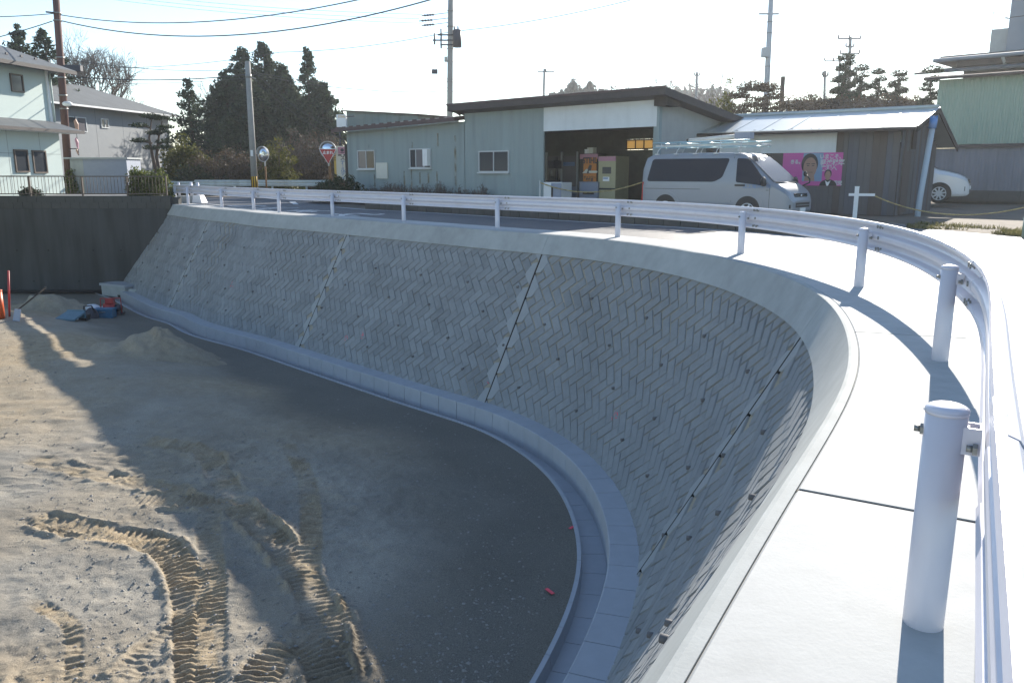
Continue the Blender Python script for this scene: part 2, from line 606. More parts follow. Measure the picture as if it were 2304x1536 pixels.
# ------------------------------------------------------------------ pit ground: one sheet with crawler tracks pressed into it
def axis(lo, hi, a, b, fine, grow=1.06, top=0.6):
    mid = list(np.arange(a, b, fine))
    r, st = [], fine
    x = b
    while x < hi:
        r.append(x)
        st = min(st * grow, top)
        x += st
    l, st, x = [], fine, a
    while x > lo:
        st = min(st * grow, top)
        x -= st
        l.append(x)
    return np.array(l[::-1] + mid + r)


gx = axis(-60, 8, -5.6, 1.2, 0.022, 1.035, 0.5)
gy = axis(-14, 34.25, 6.7, 12.4, 0.0145, 1.018, 0.4)
GX, GY = np.meshgrid(gx, gy)
px, py = GX.ravel(), GY.ravel()
mz = MID[::5]
nz = NRM[::5]
qd = np.empty(len(px))
for i in range(0, len(px), 20000):
    dx = px[i:i + 20000, None] - mz[None, :, 0]
    dy = py[i:i + 20000, None] - mz[None, :, 1]
    k = np.argmin(dx * dx + dy * dy, axis=1)
    ii = np.arange(len(k))
    qd[i:i + 20000] = dx[ii, k] * nz[k, 0] + dy[ii, k] * nz[k, 1]


def sstep(x):
    x = np.clip(x, 0, 1)
    return x * x * (3 - 2 * x)


def rise(x, y, q):
    """the floor climbs gently away from the drain towards the back of the pit"""
    return .05 * np.clip(y - 8, 0, 15) * sstep((q - 3.6) / 4.6) * (1 - sstep((y - 25) / 6))


def ong(u, v):
    """point of the sloping pit floor seen at photo pixel (u, v)"""
    z = PIT_Z
    for _ in range(12):
        p = onz(u, v, z)
        k = int(np.argmin((p.x - MID[:, 0]) ** 2 + (p.y - MID[:, 1]) ** 2))
        q = (p.x - MID[k, 0]) * NRM[k, 0] + (p.y - MID[k, 1]) * NRM[k, 1]
        z = .5 * z + .5 * (PIT_Z + float(rise(p.x, p.y, q)))
    return onz(u, v, z)


gz = PIT_Z + 0.05 * fbm(px, py, 0.35, 3, 1) + rise(px, py, qd)
away = np.clip((qd - 4.2) / 2.5, 0, 1)                     # the strip beside the drain is rolled flat
rough_ = vnoise(px * .45 + 3, py * .45, 9)
gz += away * (0.045 * fbm(px, py, 2.2, 4, 3) + (0.02 + 0.07 * np.clip(rough_ - .3, 0, 1)) * fbm(px, py, 6, 4, 5)) + away * 0.022 * np.clip(vnoise(px * .8, py * .8, 17) - .25, 0, 1) * fbm(px, py, 16, 3, 8) + 0.005 * fbm(px, py, 14, 2, 18)
sand = np.clip(.45 + 1.3 * fbm(px, py, .33, 4, 21), 0, 1) * np.clip((qd - 3.9) / 1.2, 0, 1)


base_z = gz.copy()


def track(pix, width, depth, pitch, edge, seed):
    """crawler track: grouser bars across the path and a squeezed-up rim, along a path read off the photograph"""
    global gz, sand
    P = np.array([ong(u, v)[:2] for u, v in pix])
    c, _ = catmull(P, 30)
    d = np.concatenate([[0], np.cumsum(np.linalg.norm(np.diff(c, axis=0), axis=1))])
    t = np.gradient(c, axis=0)
    t /= np.linalg.norm(t, axis=1)[:, None]
    lo, hi = c.min(0) - width, c.max(0) + width
    idx = np.nonzero((px > lo[0]) & (px < hi[0]) & (py > lo[1]) & (py < hi[1]))[0]
    for i in range(0, len(idx), 20000):
        ix = idx[i:i + 20000]
        dx = px[ix, None] - c[None, :, 0]
        dy = py[ix, None] - c[None, :, 1]
        dd = dx * dx + dy * dy
        k = np.argmin(dd, axis=1)
        n = np.arange(len(k))
        lat = dx[n, k] * -t[k, 1] + dy[n, k] * t[k, 0]
        al = d[k] + dx[n, k] * t[k, 0] + dy[n, k] * t[k, 1]
        wob = .25 * fbm(px[ix], py[ix], 3, 3, seed)
        end = np.clip(np.minimum(al, d[-1] - al) / .3, 0, 1)
        inside = np.clip((width / 2 - np.abs(lat) + .05 * wob) / .035, 0, 1) * end
        bars = np.abs(((al + .02 * wob) / pitch) % 1 - .5) * 2
        bars = np.clip((bars - .45) / .35, 0, 1) * np.clip(.8 + 1.2 * fbm(px[ix], py[ix], 4, 2, seed + 3), .2, 1.2)
        keep = np.clip(.95 + 1.3 * fbm(px[ix], py[ix], 1.7, 3, seed + 5), .1, 1.1)
        crumb = fbm(px[ix], py[ix], 13, 3, seed + 13)
        rim = np.exp(-((np.abs(lat) - width / 2 - .03 + .03 * crumb) / .045) ** 2) * end * edge * np.clip(.45 + 2.4 * fbm(px[ix], py[ix], 3.4, 3, seed + 9) + .6 * crumb, 0, 1.5)
        gz[ix] = gz[ix] * (1 - .85 * inside) + base_z[ix] * .85 * inside + inside * keep * (-depth + (depth * 1.25) * bars * (1 + .3 * crumb)) + .007 * crumb * np.clip(inside + rim * 14, 0, 1) + rim * np.clip(1 - inside, 0, 1)
        sand[ix] = np.maximum(sand[ix], np.clip(inside * keep + rim * 10, 0, 1))


track([(250, 1560), (330, 1470), (410, 1400), (440, 1330)], .42, .024, .096, .03, 105)
track([(800, 1560), (770, 1420), (730, 1330)], .40, .024, .096, .03, 109)
track([(445, 1560), (437, 1440), (428, 1345), (400, 1265), (330, 1212), (190, 1193), (60, 1160)], .47, .042, .096, .035, 31)
track([(470, 1560), (474, 1420), (476, 1300), (470, 1200), (455, 1130), (330, 1125)], .36, .028, .094, .02, 41)
track([(745, 1560), (728, 1400), (672, 1280), (600, 1200), (520, 1140), (420, 1128), (300, 1124)], .46, .042, .096, .06, 51)
track([(560, 1560), (610, 1480), (665, 1440), (720, 1470), (760, 1560)], .50, .042, .096, .03, 61)
track([(690, 1320), (700, 1200), (690, 1080), (640, 990)], .34, .022, .10, .0, 71)
track([(560, 1180), (500, 1080), (450, 1010), (300, 990)], .45, .024, .096, .04, 81)
track([(160, 1560), (165, 1480), (155, 1400), (60, 1350)], .22, .022, .12, .0, 91)
track([(60, 1200), (130, 1175), (260, 1190)], .3, .03, .13, .03, 95)
track([(60, 1030), (180, 1060), (330, 1090), (440, 1110)], .4, .02, .13, .02, 97)
Q_LIP = QF + .42 + .36 + .03
# keep the sheet flush along the drain lip
near_l = np.clip((qd - Q_LIP) / .6, 0, 1)
gz = PIT_Z + (gz - PIT_Z) * near_l
# vertices just past the lip are drawn back onto it, so the sheet ends along the drain
for i in np.nonzero((qd < Q_LIP) & (qd > Q_LIP - .75))[0]:
    k = int(np.argmin((px[i] - MID[:, 0]) ** 2 + (py[i] - MID[:, 1]) ** 2))
    px[i], py[i] = MID[k] + NRM[k] * Q_LIP
ny, nx = GX.shape
id_ = np.arange(ny * nx).reshape(ny, nx)
fc = np.stack([id_[:-1, :-1].ravel(), id_[:-1, 1:].ravel(), id_[1:, 1:].ravel(), id_[1:, :-1].ravel()], 1)
fc = fc[qd[fc].max(1) > Q_LIP]


def ground_mat():
    m, t, b = new_mat('pit_sand_and_gravel')
    N, L = t.nodes, t.links
    geo = N.new('ShaderNodeNewGeometry')
    at_ = N.new('ShaderNodeAttribute')
    at_.attribute_name = 'sand'
    def noise(sc, det, rgh=.6):
        n = N.new('ShaderNodeTexNoise')
        n.inputs['Scale'].default_value = sc
        n.inputs['Detail'].default_value = det
        n.inputs['Roughness'].default_value = rgh
        L.new(geo.outputs['Position'], n.inputs['Vector'])
        return n
    def mix(f, a, c):
        x = N.new('ShaderNodeMix')
        x.data_type = 'RGBA'
        for sck, val in ((0, f), (6, a), (7, c)):
            if hasattr(val, 'is_linked') or hasattr(val, 'links'):
                L.new(val, x.inputs[sck])
            elif isinstance(val, tuple):
                x.inputs[sck].default_value = (*val, 1)
            else:
                x.inputs[sck].default_value = val
        return x.outputs[2]
    def rng_(v, a, c, lo=0, hi=1):
        r = N.new('ShaderNodeMapRange')
        r.inputs[1].default_value, r.inputs[2].default_value = a, c
        r.inputs[3].default_value, r.inputs[4].default_value = lo, hi
        L.new(v, r.inputs[0])
        return r.outputs[0]
    n1 = noise(5, 8, .75)
    n2 = noise(70, 4, .7)
    n3 = noise(.6, 5)
    grey = mix(rng_(n3.outputs[0], .35, .65), (.26, .235, .195), (.40, .365, .305))
    tan = mix(rng_(n1.outputs[0], .3, .7), (.305, .235, .15), (.47, .385, .27))
    c = mix(at_.outputs['Fac'], grey, tan)
    dark = N.new('ShaderNodeAttribute')
    dark.attribute_name = 'rolled'
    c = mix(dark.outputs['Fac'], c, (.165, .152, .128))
    spk = mix(rng_(n2.outputs[0], .35, .66, 0, 1), (.55, .55, .55), (1.3, 1.3, 1.3))
    mul = N.new('ShaderNodeMix')
    mul.data_type = 'RGBA'
    mul.blend_type = 'MULTIPLY'
    mul.inputs[0].default_value = .75
    L.new(c, mul.inputs[6])
    L.new(spk, mul.inputs[7])
    vor = N.new('ShaderNodeTexVoronoi')
    vor.inputs['Scale'].default_value = 42
    L.new(geo.outputs['Position'], vor.inputs['Vector'])
    peb = rng_(vor.outputs['Distance'], .10, .2, .55, 0)
    peb2 = N.new('ShaderNodeMath')
    peb2.operation = 'MULTIPLY'
    L.new(peb, peb2.inputs[0])
    L.new(rng_(noise(1.3, 3).outputs[0], .45, .65), peb2.inputs[1])
    c = mix(peb2.outputs[0], mul.outputs[2], (.46, .44, .40))
    L.new(c, b.inputs['Base Color'])
    b.inputs['Roughness'].default_value = .95
    b.inputs['Specular IOR Level'].default_value = .2
    bp = N.new('ShaderNodeBump')
    bp.inputs['Strength'].default_value = .9
    bp.inputs['Distance'].default_value = .02
    ad = N.new('ShaderNodeMath')
    ad.operation = 'ADD'
    L.new(n1.outputs[0], ad.inputs[0])
    L.new(n2.outputs[0], ad.inputs[1])
    L.new(ad.outputs[0], bp.inputs['Height'])
    L.new(bp.outputs[0], b.inputs['Normal'])
    return m


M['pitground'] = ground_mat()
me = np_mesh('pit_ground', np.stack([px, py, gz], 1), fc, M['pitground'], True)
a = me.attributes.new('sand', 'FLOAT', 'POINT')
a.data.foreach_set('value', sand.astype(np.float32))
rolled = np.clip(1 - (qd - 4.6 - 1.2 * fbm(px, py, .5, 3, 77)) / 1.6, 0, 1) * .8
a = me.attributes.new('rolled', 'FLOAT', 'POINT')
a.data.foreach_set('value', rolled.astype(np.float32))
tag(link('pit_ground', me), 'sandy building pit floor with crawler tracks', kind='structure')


def ground_z(x, y):
    i = int(np.clip(np.searchsorted(gx, x), 1, len(gx) - 1))
    j = int(np.clip(np.searchsorted(gy, y), 1, len(gy) - 1))
    return float(gz[j * nx + i])


# loose stones on the pit floor: nobody could count them
vs, fs = [], []
octa = np.array([(1, 0, 0), (0, 1, 0), (-1, 0, 0), (0, -1, 0), (0, 0, 1), (0, 0, -1)], float)
of = [(0, 1, 4), (1, 2, 4), (2, 3, 4), (3, 0, 4), (1, 0, 5), (2, 1, 5), (3, 2, 5), (0, 3, 5)]
cnt = 0
while cnt < 7500:
    y = 7 + 25 * rng.random() ** 1.7
    x = -y * .66 + rng.random() * (y * .75 + 1)
    dxy = (MID[::8, 0] - x) ** 2 + (MID[::8, 1] - y) ** 2
    k = int(np.argmin(dxy)) * 8
    q = (x - MID[k, 0]) * NRM[k, 0] + (y - MID[k, 1]) * NRM[k, 1]
    if q < 3.6:
        continue
    if vnoise(np.array([x * .5]), np.array([y * .5]), 55)[0] < rng.random() * .9:
        continue
    sz = .006 + .02 * rng.random() ** 3
    o = octa * np.array([sz * rng.uniform(.7, 1.4), sz * rng.uniform(.7, 1.4), sz * rng.uniform(.5, .9)]) * rng.uniform(.75, 1.25, (6, 1))
    an = rng.random() * 6.28
    ca, sa = math.cos(an), math.sin(an)
    b = len(vs)
    g = ground_z(x, y)
    vs += [(x + p[0] * ca - p[1] * sa, y + p[0] * sa + p[1] * ca, g + p[2] * .8 + .002) for p in o]
    fs += [tuple(b + i for i in f) for f in of]
    cnt += 1
tag(link('gravel', np_mesh('gravel', vs, fs, M['stone'])), 'loose stones strewn over the pit floor', kind='stuff')

# ------------------------------------------------------------------ road level
def poly_sheet(name, pts, z, m, label, kind='structure', thick=0.0):
    from mathutils.geometry import tessellate_polygon
    v3 = [Vector((p[0], p[1], z)) for p in pts]
    tri = tessellate_polygon([v3])
    mb = MB()
    k = len(v3)
    tri = [t if (v3[t[1]] - v3[t[0]]).cross(v3[t[2]] - v3[t[0]]).z > 0 else t[::-1] for t in tri]
    mb.add(v3, tri)
    return tag(mb.build(name, m), label, kind=kind)


def curve_pts(q, s0, s1, ds=.5):
    n = int((s1 - s0) / ds)
    return [tuple(q_at(s0 + (s1 - s0) * i / n, q)[:2]) for i in range(n + 1)]


edge = curve_pts(.3, 0.2, SL - .3)
poly_sheet('ground', edge + [(-17.6, 37.6), (-17.6, 34.2), (-250, 34.2), (-450, 300), (-450, 700), (700, 700), (700, -60), (-8, -60)], -.03, M['soil'],
           'bare earth at road level around the houses')
QR0, QR1 = -.33, -3.35
road = curve_pts(QR0 + .02, .2, SL - .4) + [(-19, 40.5), (-40, 44.5), (-40, 39.6), (-22.5, 38.6)]
far = curve_pts(-4.0, .2, POST_S[12])[::-1]
poly_sheet('road', curve_pts(QR0 + .02, .2, POST_S[14]) + [(-17.5, 38.7), (-45, 41.0), (-45, 45.6), (-14, 43.4), (-9.5, 39.2)] + curve_pts(-3.55, .2, POST_S[11])[::-1],
           -.004, M['asphalt'], 'narrow asphalt road curving round the retaining wall')
poly_sheet('parking_area', curve_pts(-3.57, .2, POST_S[6] + 1) + [(1.0, 24.6), (6.2, 29.2), (9.5, 31.5), (13, 29.5), (20, 27.2), (40, 16), (40, -30), (0, -30)], -.008, M['lot'],
           'worn pale asphalt yard in front of the workshop')


# road markings
def mark(name, pts, label):
    return tag(poly_sheet(name, pts, .003, M['line'], label), label, kind='structure')


def strip(name, q0, q1, s0, s1, label):
    return mark(name, curve_pts(q0, s0, s1, .3) + curve_pts(q1, s0, s1, .3)[::-1], label)


strip('edge_line', -3.20, -3.32, POST_S[4], POST_S[11], 'white edge line along the far side of the road')
strip('edge_line', -.62, -.74, POST_S[11], POST_S[13] - .3, 'white edge line beside the guardrail at the junction')
for (u0, v0, u1, v1, u2, v2, u3, v3) in [(650, 453.5, 664, 453.5, 672, 460, 660, 460)]:
    mark('lane_mark', [tuple(onz(*p)[:2]) for p in ((u0, v0), (u1, v1), (u2, v2), (u3, v3))], 'short white corner mark of the road junction')
q3, q4 = onz(500, 462.5), onz(602, 462.8)
mark('stop_line', [(q3.x, q3.y), (q4.x, q4.y), (q4.x, q4.y - .42), (q3.x, q3.y - .42)], 'white stop line across the road mouth')

# "stop" painted on the lane, read by drivers heading for the junction
mt, tt, nn = cpt(POST_S[9] + 1.2)
for ch, (u, v) in zip('止まれ', ((612, 468.4), (690, 475.2), (800, 483.0))):
    p = onz(u, v)
    tdir = Vector((-.70, .714, 0))
    o = text_obj('road_lettering', ch, 1.75, M['line'], None, frame_m((p.x, p.y, .004), (.714, .70, 0), tdir), .0005, 1.0, .03)
    o.data.transform(Matrix.Translation((0, 0, 0)))
    tag(o, 'painted character %s of the stop warning on the lane' % {'止': 'nearest the junction,', 'ま': 'in the middle', 'れ': 'nearest the workshop,'}[ch], 'road marking', 'stop warning painted on the road')

# ------------------------------------------------------------------ sidewalk slabs along the crest
sw = bpy.data.objects.new('sidewalk', None)
COL.objects.link(sw)
tag(sw, 'fresh pale concrete walk along the top of the wall', kind='structure')
j1 = s_near(1.33, 3.3, .2)
j2 = s_near(3.2, 6.8, .2)
step = j2 - j1
js = [j1 - step, j1, j2, j2 + step] + [j2 + step * k for k in (2, 3, 4, 5, 6, 7, 8, 9)]
print('joints', js, S_END)
js = [0.3] + [s for s in js if .5 < s < S_END - 1] + [S_END + 1.6]
for a_, b_ in zip(js[:-1], js[1:]):
    mb = MB()
    g = .014
    sweep(mb, [(QC - .02, -.35), (QC - .02, -.012), (QC - .032, 0), (QR0 + .012, 0), (QR0, -.012), (QR0, -.35)], a_ + g, b_ - g, .2)
    mb.build('concrete_slab', M['concrete'], sw)
mb = MB()
for s in js[1:-1]:
    sweep(mb, [(QC - .02, -.3), (QC - .02, -.006), (QR0, -.006), (QR0, -.3)], s - .0139, s + .0139, .2)
mb.build('joint_filler', M['filler'], sw)

# ------------------------------------------------------------------ block retaining wall
HYP = math.hypot(1, BAT)
CN = (1 / HYP, BAT / HYP)                                  # outward normal of the face in (q, z)
JOINTS = [s_near(3.45, 8.7, QC), s_near(.72, 17.8, QC), s_near(-4.95, 23.0, QC), s_near(-11.1, 29.9, QC)]
JF = [float(np.interp(s, SS, FSA)) for s in JOINTS]
wall = thing('block_retaining_wall', 'curved battered retaining wall of grey concrete blocks laid in herringbone', 'retaining wall', (0, 0, 0))


def face_frame(fs):
    """foot point, along, up-slope and outward vectors of the wall face at foot length fs"""
    s = s_of_foot(fs)
    m, t, n = cpt(s)
    foot = Vector((m[0] + n[0] * QF, m[1] + n[1] * QF, FOOT_Z))
    up = Vector((-n[0] * BAT, -n[1] * BAT, 1)).normalized()
    al = Vector((t[0], t[1], 0))
    return foot, al, up, Vector((n[0] * CN[0], n[1] * CN[0], CN[1]))


mb = MB()
prof = [(QC, -.02), (QC + BAT * 4.1, -4.1), (QC + BAT * 4.1 - .5, -4.1), (QC - .35, -.02)]
sweep(mb, prof, .2, S_ENDF + .6, .25, smooth=False)
mb.build('mortar_backing', M['mortar'], wall)

LB, WB, JW = .415, .190, .011
DEPTH = .016
PX_S, ROW = WB * math.sqrt(2), LB / math.sqrt(2)
T_CAP = HYP * (-FOOT_Z) - .46


def clip(poly, x, keep_left):
    out = []
    for i in range(len(poly)):
        a, b = poly[i], poly[(i + 1) % len(poly)]
        ia, ib = (a[0] < x) == keep_left, (b[0] < x) == keep_left
        if ia:
            out.append(a)
        if ia != ib:
            t = (x - a[0]) / (b[0] - a[0])
            out.append((x, a[1] + (b[1] - a[1]) * t))
    return out


def inset(poly, d):
    c = np.mean(np.array(poly), 0)
    out = []
    for p in poly:
        v = np.array(p) - c
        l = np.linalg.norm(v)
        out.append(tuple(c + v * max(.2, 1 - d * 1.35 / max(l, .02))))
    return out


def piece_mesh(poly2, d, bev):
    """convex block: sides, narrow chamfer, face; in its own frame, z outward"""
    k = len(poly2)
    top = inset(poly2, bev)
    vs = [(x, y, -.02) for x, y in poly2] + [(x, y, d - bev * .8) for x, y in poly2] + [(x, y, d) for x, y in top]
    fs = [tuple(range(2 * k, 3 * k))]
    for i in range(k):
        j = (i + 1) % k
        fs += [(i, j, k + j, k + i), (k + i, k + j, 2 * k + j, 2 * k + i)]
    return vs, fs


def rect(l, w_):
    return [(-l / 2, -w_ / 2), (l / 2, -w_ / 2), (l / 2, w_ / 2), (-l / 2, w_ / 2)]


bv, bf = piece_mesh(rect(LB - JW, WB - JW), DEPTH, .013)
block_me = MB().add(bv, bf).mesh('block', M['block'])
CAMV = Vector((0, 0, EYE))
cands, infill = [], []
rr = random.Random(3)
F0, F1 = 0.3, float(np.interp(S_ENDF, SS, FSA)) + .3
for row in range(-1, 13):
    sgn = 1 if row % 2 == 0 else -1
    e1 = (sgn / math.sqrt(2), 1 / math.sqrt(2))
    e2 = (-sgn / math.sqrt(2), 1 / math.sqrt(2))
    base = (0 if row % 2 == 0 else LB / math.sqrt(2))
    for i in range(int(F0 / PX_S) - 2, int(F1 / PX_S) + 3):
        cx = i * PX_S + base + (e1[0] * LB + e2[0] * WB) / 2
        cy = row * ROW + (LB + WB) / (2 * math.sqrt(2))
        lim = T_CAP + (.10 if vnoise(np.array([cx * .45]), np.array([.5]), 5)[0] > .62 else -.03)
        if cx < F0 or cx > F1 or cy > lim or cy < -.1:
            continue
        if any(abs(cx - j) < .115 for j in JF):
            continue                                      # pale infill castings stand here
        foot, al, up, nr = face_frame(cx)
        # courses fan out towards the crest on the inside of the bend
        s = s_of_foot(cx)
        p = foot + up * cy
        d = (CAMV - p)
        facing = d.normalized().dot(nr)
        u = FPX * p.x / (p.y * CP - (p.z - EYE) * SP) if p.y > .5 else 9e9
        dep = p.y * CP - (p.z - EYE) * SP
        vv = 768 - FPX * ((p.z - EYE) * CP + p.y * SP) / dep if dep > .3 else 9e9
        vis = 0
        if dep > .3 and abs(u) < 1190 and -20 < vv < 1560 and facing > .02:
            vis = facing / d.length_squared
        jx = al * rr.uniform(-.003, .003) + nr * rr.uniform(-.006, .004)
        a1 = al * e1[0] + up * e1[1]
        a2 = nr.cross(a1)
        tw = rr.uniform(-.02, .02)
        a1b = a1 * math.cos(tw) + a2 * math.sin(tw)
        a2b = nr.cross(a1b)
        p = p + jx
        mm = Matrix(((a1b.x, a2b.x, nr.x, p.x), (a1b.y, a2b.y, nr.y, p.y), (a1b.z, a2b.z, nr.z, p.z), (0, 0, 0, 1)))
        cands.append((vis, mm))
cands.sort(key=lambda c: -c[0])
for vis, mm in cands[:300]:
    o = link('block', block_me, wall)
    o.matrix_basis = mm
mb = MB()
for vis, mm in cands[300:]:
    mb.add([mm @ Vector(p) for p in bv], bf)
tag(mb.build('block_field', M['block'], wall), kind='stuff')
PER = 2 * ROW
for j in JF:
    for k in range(-1, 7):
        y0 = k * PER + .05
        infill.append(([(j - .010, y0 + .02), (j - .010, y0 + PER - .01), (j - .27, y0 + .30), (j - .15, y0 + .05)], j))
        y1 = y0 + PER * .5
        infill.append(([(j + .010, y1 + PER - .02), (j + .010, y1 + .01), (j + .27, y1 + .26), (j + .15, y1 + PER - .05)], j))
infill = [(clip([(y, x) for x, y in pc], T_CAP + .02, True), c) for pc, c in infill]
infill = [([(x, y) for y, x in pc], c) for pc, c in infill if len(pc) > 2]
for pc, cx in infill:
    foot, al, up, nr = face_frame(float(np.mean([p[0] for p in pc])))
    c0 = np.mean(np.array(pc), 0)
    mm = frame_m(foot + up * c0[1], al, up)
    k = [(a - c0[0], b - c0[1]) for a, b in pc]
    if sum(k[q][0] * k[(q + 1) % len(k)][1] - k[(q + 1) % len(k)][0] * k[q][1] for q in range(len(k))) < 0:
        k = k[::-1]
    vs, fs = piece_mesh(k, DEPTH + .012, .010)
    # frame_m normal is al x up: turn it outward
    if frame_m((0, 0, 0), al, up).to_3x3().col[2].dot(nr) < 0:
        vs = [(x, y, -z) for x, y, z in vs]
        fs = [f[::-1] for f in fs]
    o = MB().add(vs, fs).build('infill_piece', M['infill'], wall)
    o.matrix_basis = mm
for j, s in zip(JF, JOINTS):
    a_, al, up, nr = face_frame(j)
    mb = MB()
    L_ = T_CAP + .1
    p = a_ - up * .05
    mb.hexa([p - al * .011 - nr * .02, p + al * .011 - nr * .02, p + al * .011 + nr * .030, p - al * .011 + nr * .030,
             p + up * L_ - al * .011 - nr * .02, p + up * L_ + al * .011 - nr * .02, p + up * L_ + al * .011 + nr * .030, p + up * L_ - al * .011 + nr * .030])
    mb.build('joint_strip', M['black'], wall)
cs = [.25] + JOINTS + [S_END + .35]
for a_, b_ in zip(cs[:-1], cs[1:]):
    mb = MB()
    pr = .044
    z1 = -.44
    sweep(mb, [(QC - .018, -.30), (QC - .018, -.003), (QC + pr * .6, -.003), (QC + pr * CN[0] + .010, -.010),
               (QC - BAT * z1 + pr * CN[0], z1 + pr * CN[1]), (QC - BAT * z1 - .05, z1 - .028), (QC + .05, -.30)], a_ + .004, b_ - .004, .2)
    mb.build('coping', M['coping'], wall)
# weep pipes, staggered
wm = MB()
wm.tube([(0, 0, -.05), (0, 0, .016)], .027, 8)
wm.tube([(0, 0, .0165), (0, 0, .017)], .020, 8, 1)
weep_me = wm.mesh('weep_pipe', [M['weep'], M['black']])
for r_, t_ in enumerate((.55, 1.25, 1.95, 2.65)):
    f = 1.0 + (r_ % 2) * .9
    while f < F1 - 1:
        foot, al, up, nr = face_frame(f + rr.uniform(-.2, .2))
        if foot.y < 33.8:
            o = link('weep_pipe', weep_me, wall)
            p = foot + up * (t_ + rr.uniform(-.06, .06)) + nr * .004
            hz = Vector((nr.x, nr.y, 0)).normalized()
            o.matrix_basis = frame_m(p, al, hz.cross(al) * -1 if hz.cross(al).z < 0 else hz.cross(al))
        f += 1.85
# red survey sprays on the face
mb = MB()
for (f, t_) in ((float(np.interp(JOINTS[1], SS, FSA)) + .15, .55), (float(np.interp(JOINTS[1], SS, FSA)) + .05, .48), (float(np.interp(JOINTS[1], SS, FSA)) + 5.0, .75),
                (float(np.interp(JOINTS[2], SS, FSA)) - 2.0, .6), (float(np.interp(JOINTS[2], SS, FSA)) + 5, 1.4), (float(np.interp(JOINTS[1], SS, FSA)) - 4.0, .8)):
    foot, al, up, nr = face_frame(f)
    for k in range(5):
        p = foot + al * rr.uniform(-.10, .10) + up * (t_ + rr.uniform(-.08, .08)) + nr * (DEPTH + .004)
        a_ = rr.uniform(0, 3)
        e = (al * math.cos(a_) + up * math.sin(a_)) * .035
        g = nr.cross(e).normalized() * .006
        mb.add([p - e - g, p + e - g, p + e + g, p - e + g], [(0, 1, 2, 3)])
mb.build('survey_mark', M['pinktape'], wall)

# ------------------------------------------------------------------ drain along the foot of the wall
drain = thing('drainage_channel', 'open concrete drain channel curving along the foot of the block wall', 'drain', (0, 0, 0))
LW, CWD = .40, .36
dprof = [(QF - .25, -4.3), (QF - .25, FOOT_Z), (QF + LW - .012, FOOT_Z), (QF + LW, FOOT_Z - .012), (QF + LW + .015, FOOT_Z - .43), (QF + LW + CWD - .015, FOOT_Z - .43),
         (QF + LW + CWD, PIT_Z + .022), (QF + LW + CWD + .055, PIT_Z + .022), (QF + LW + CWD + .065, -4.3)]
f = .4
while f < F1 - .1:
    s0, s1 = s_of_foot(f), s_of_foot(f + .6)
    mb = MB()
    sweep(mb, dprof, s0 + .007, s1 - .007, .2)
    mb.build('drain_unit', M['ditch'], drain)
    f += .6

# ------------------------------------------------------------------ white guardrail
rail = thing('guardrail', 'new white steel guardrail curving along the crest of the wall', 'guardrail', (0, 0, 0))
PH, PR_ = .69, .0572
pm = MB()
pm.tube([(0, 0, -.3), (0, 0, PH - .012)], PR_, 28)
post_me = pm.mesh('post', M['galv'])
pm = MB()
pm.tube([(0, 0, PH - .018), (0, 0, PH - .006)], PR_ + .0012, 28)
pm.ball((0, 0, PH - .006), PR_ + .0022, PR_ + .0022, .02, 28, 6, 0, 0.0)
cap_me = pm.mesh('cap', M['galv'])
pm = MB()
pm.tube([(0, 0, 0), (0, 0, .012)], .017, 6, 0, False)
pm.tube([(0, 0, .012), (0, 0, .028)], .010, 8)
bolt_me = pm.mesh('bolt', M['steel'])
pm = MB()
pm.tube([(0, 0, 0), (0, 0, .010)], .020, 12, 0, False)
stud_me = pm.mesh('bolt', M['steel'])
BZ = .60
BO = -.100                                                 # beam centre line, road side of the posts
wprof = [(-.172, .024), (-.170, .004), (-.150, -.004), (-.132, .006), (-.112, .058), (-.094, .070), (-.072, .070), (-.054, .058), (-.030, .006), (-.016, 0), (.016, 0),
         (.030, .006), (.054, .058), (.072, .070), (.094, .070), (.112, .058), (.132, .006), (.150, -.004), (.170, .004), (.172, .024)]
ring = [(BO - o, BZ + z) for z, o in wprof] + [(BO - o - .0045, BZ + z * .99) for z, o in reversed(wprof)]
post_s = POST_S[1:15]
for i, s in enumerate(post_s):
    m, t, n = cpt(s)
    po = link('post', post_me, rail)
    po.location = (m[0], m[1], 0)
    po.rotation_euler = (0, 0, math.atan2(t[1], t[0]))
    c = link('cap', cap_me, po)
    # through bolt with nut on the pit side
    b = link('bolt', bolt_me, po)
    b.matrix_basis = frame_m((0, PR_ - .004, .615), (1, 0, 0), (0, 0, -1))
    # bracket between post and beam
    bm = MB()
    for sx in (-.045, .039):
        bm.box(sx * .75, sx * .75 + .005, BO + .012, -PR_ + .028, BZ - .035, BZ + .045)
    bm.box(-.034, .034, BO + .0065, BO + .0125, BZ - .035, BZ + .045)
    bm.box(-.03, .03, -PR_ - .004, -PR_ + .004, BZ - .03, BZ + .04)
    bm.build('bracket', M['galv'], po)
    b = link('bolt', bolt_me, po)
    b.matrix_basis = frame_m((-.045, BO + .014, BZ - .012), (1, 0, 0), (0, 0, -1))
cuts = [s - .16 for s in post_s[:-1]] + [post_s[-1] + .35]
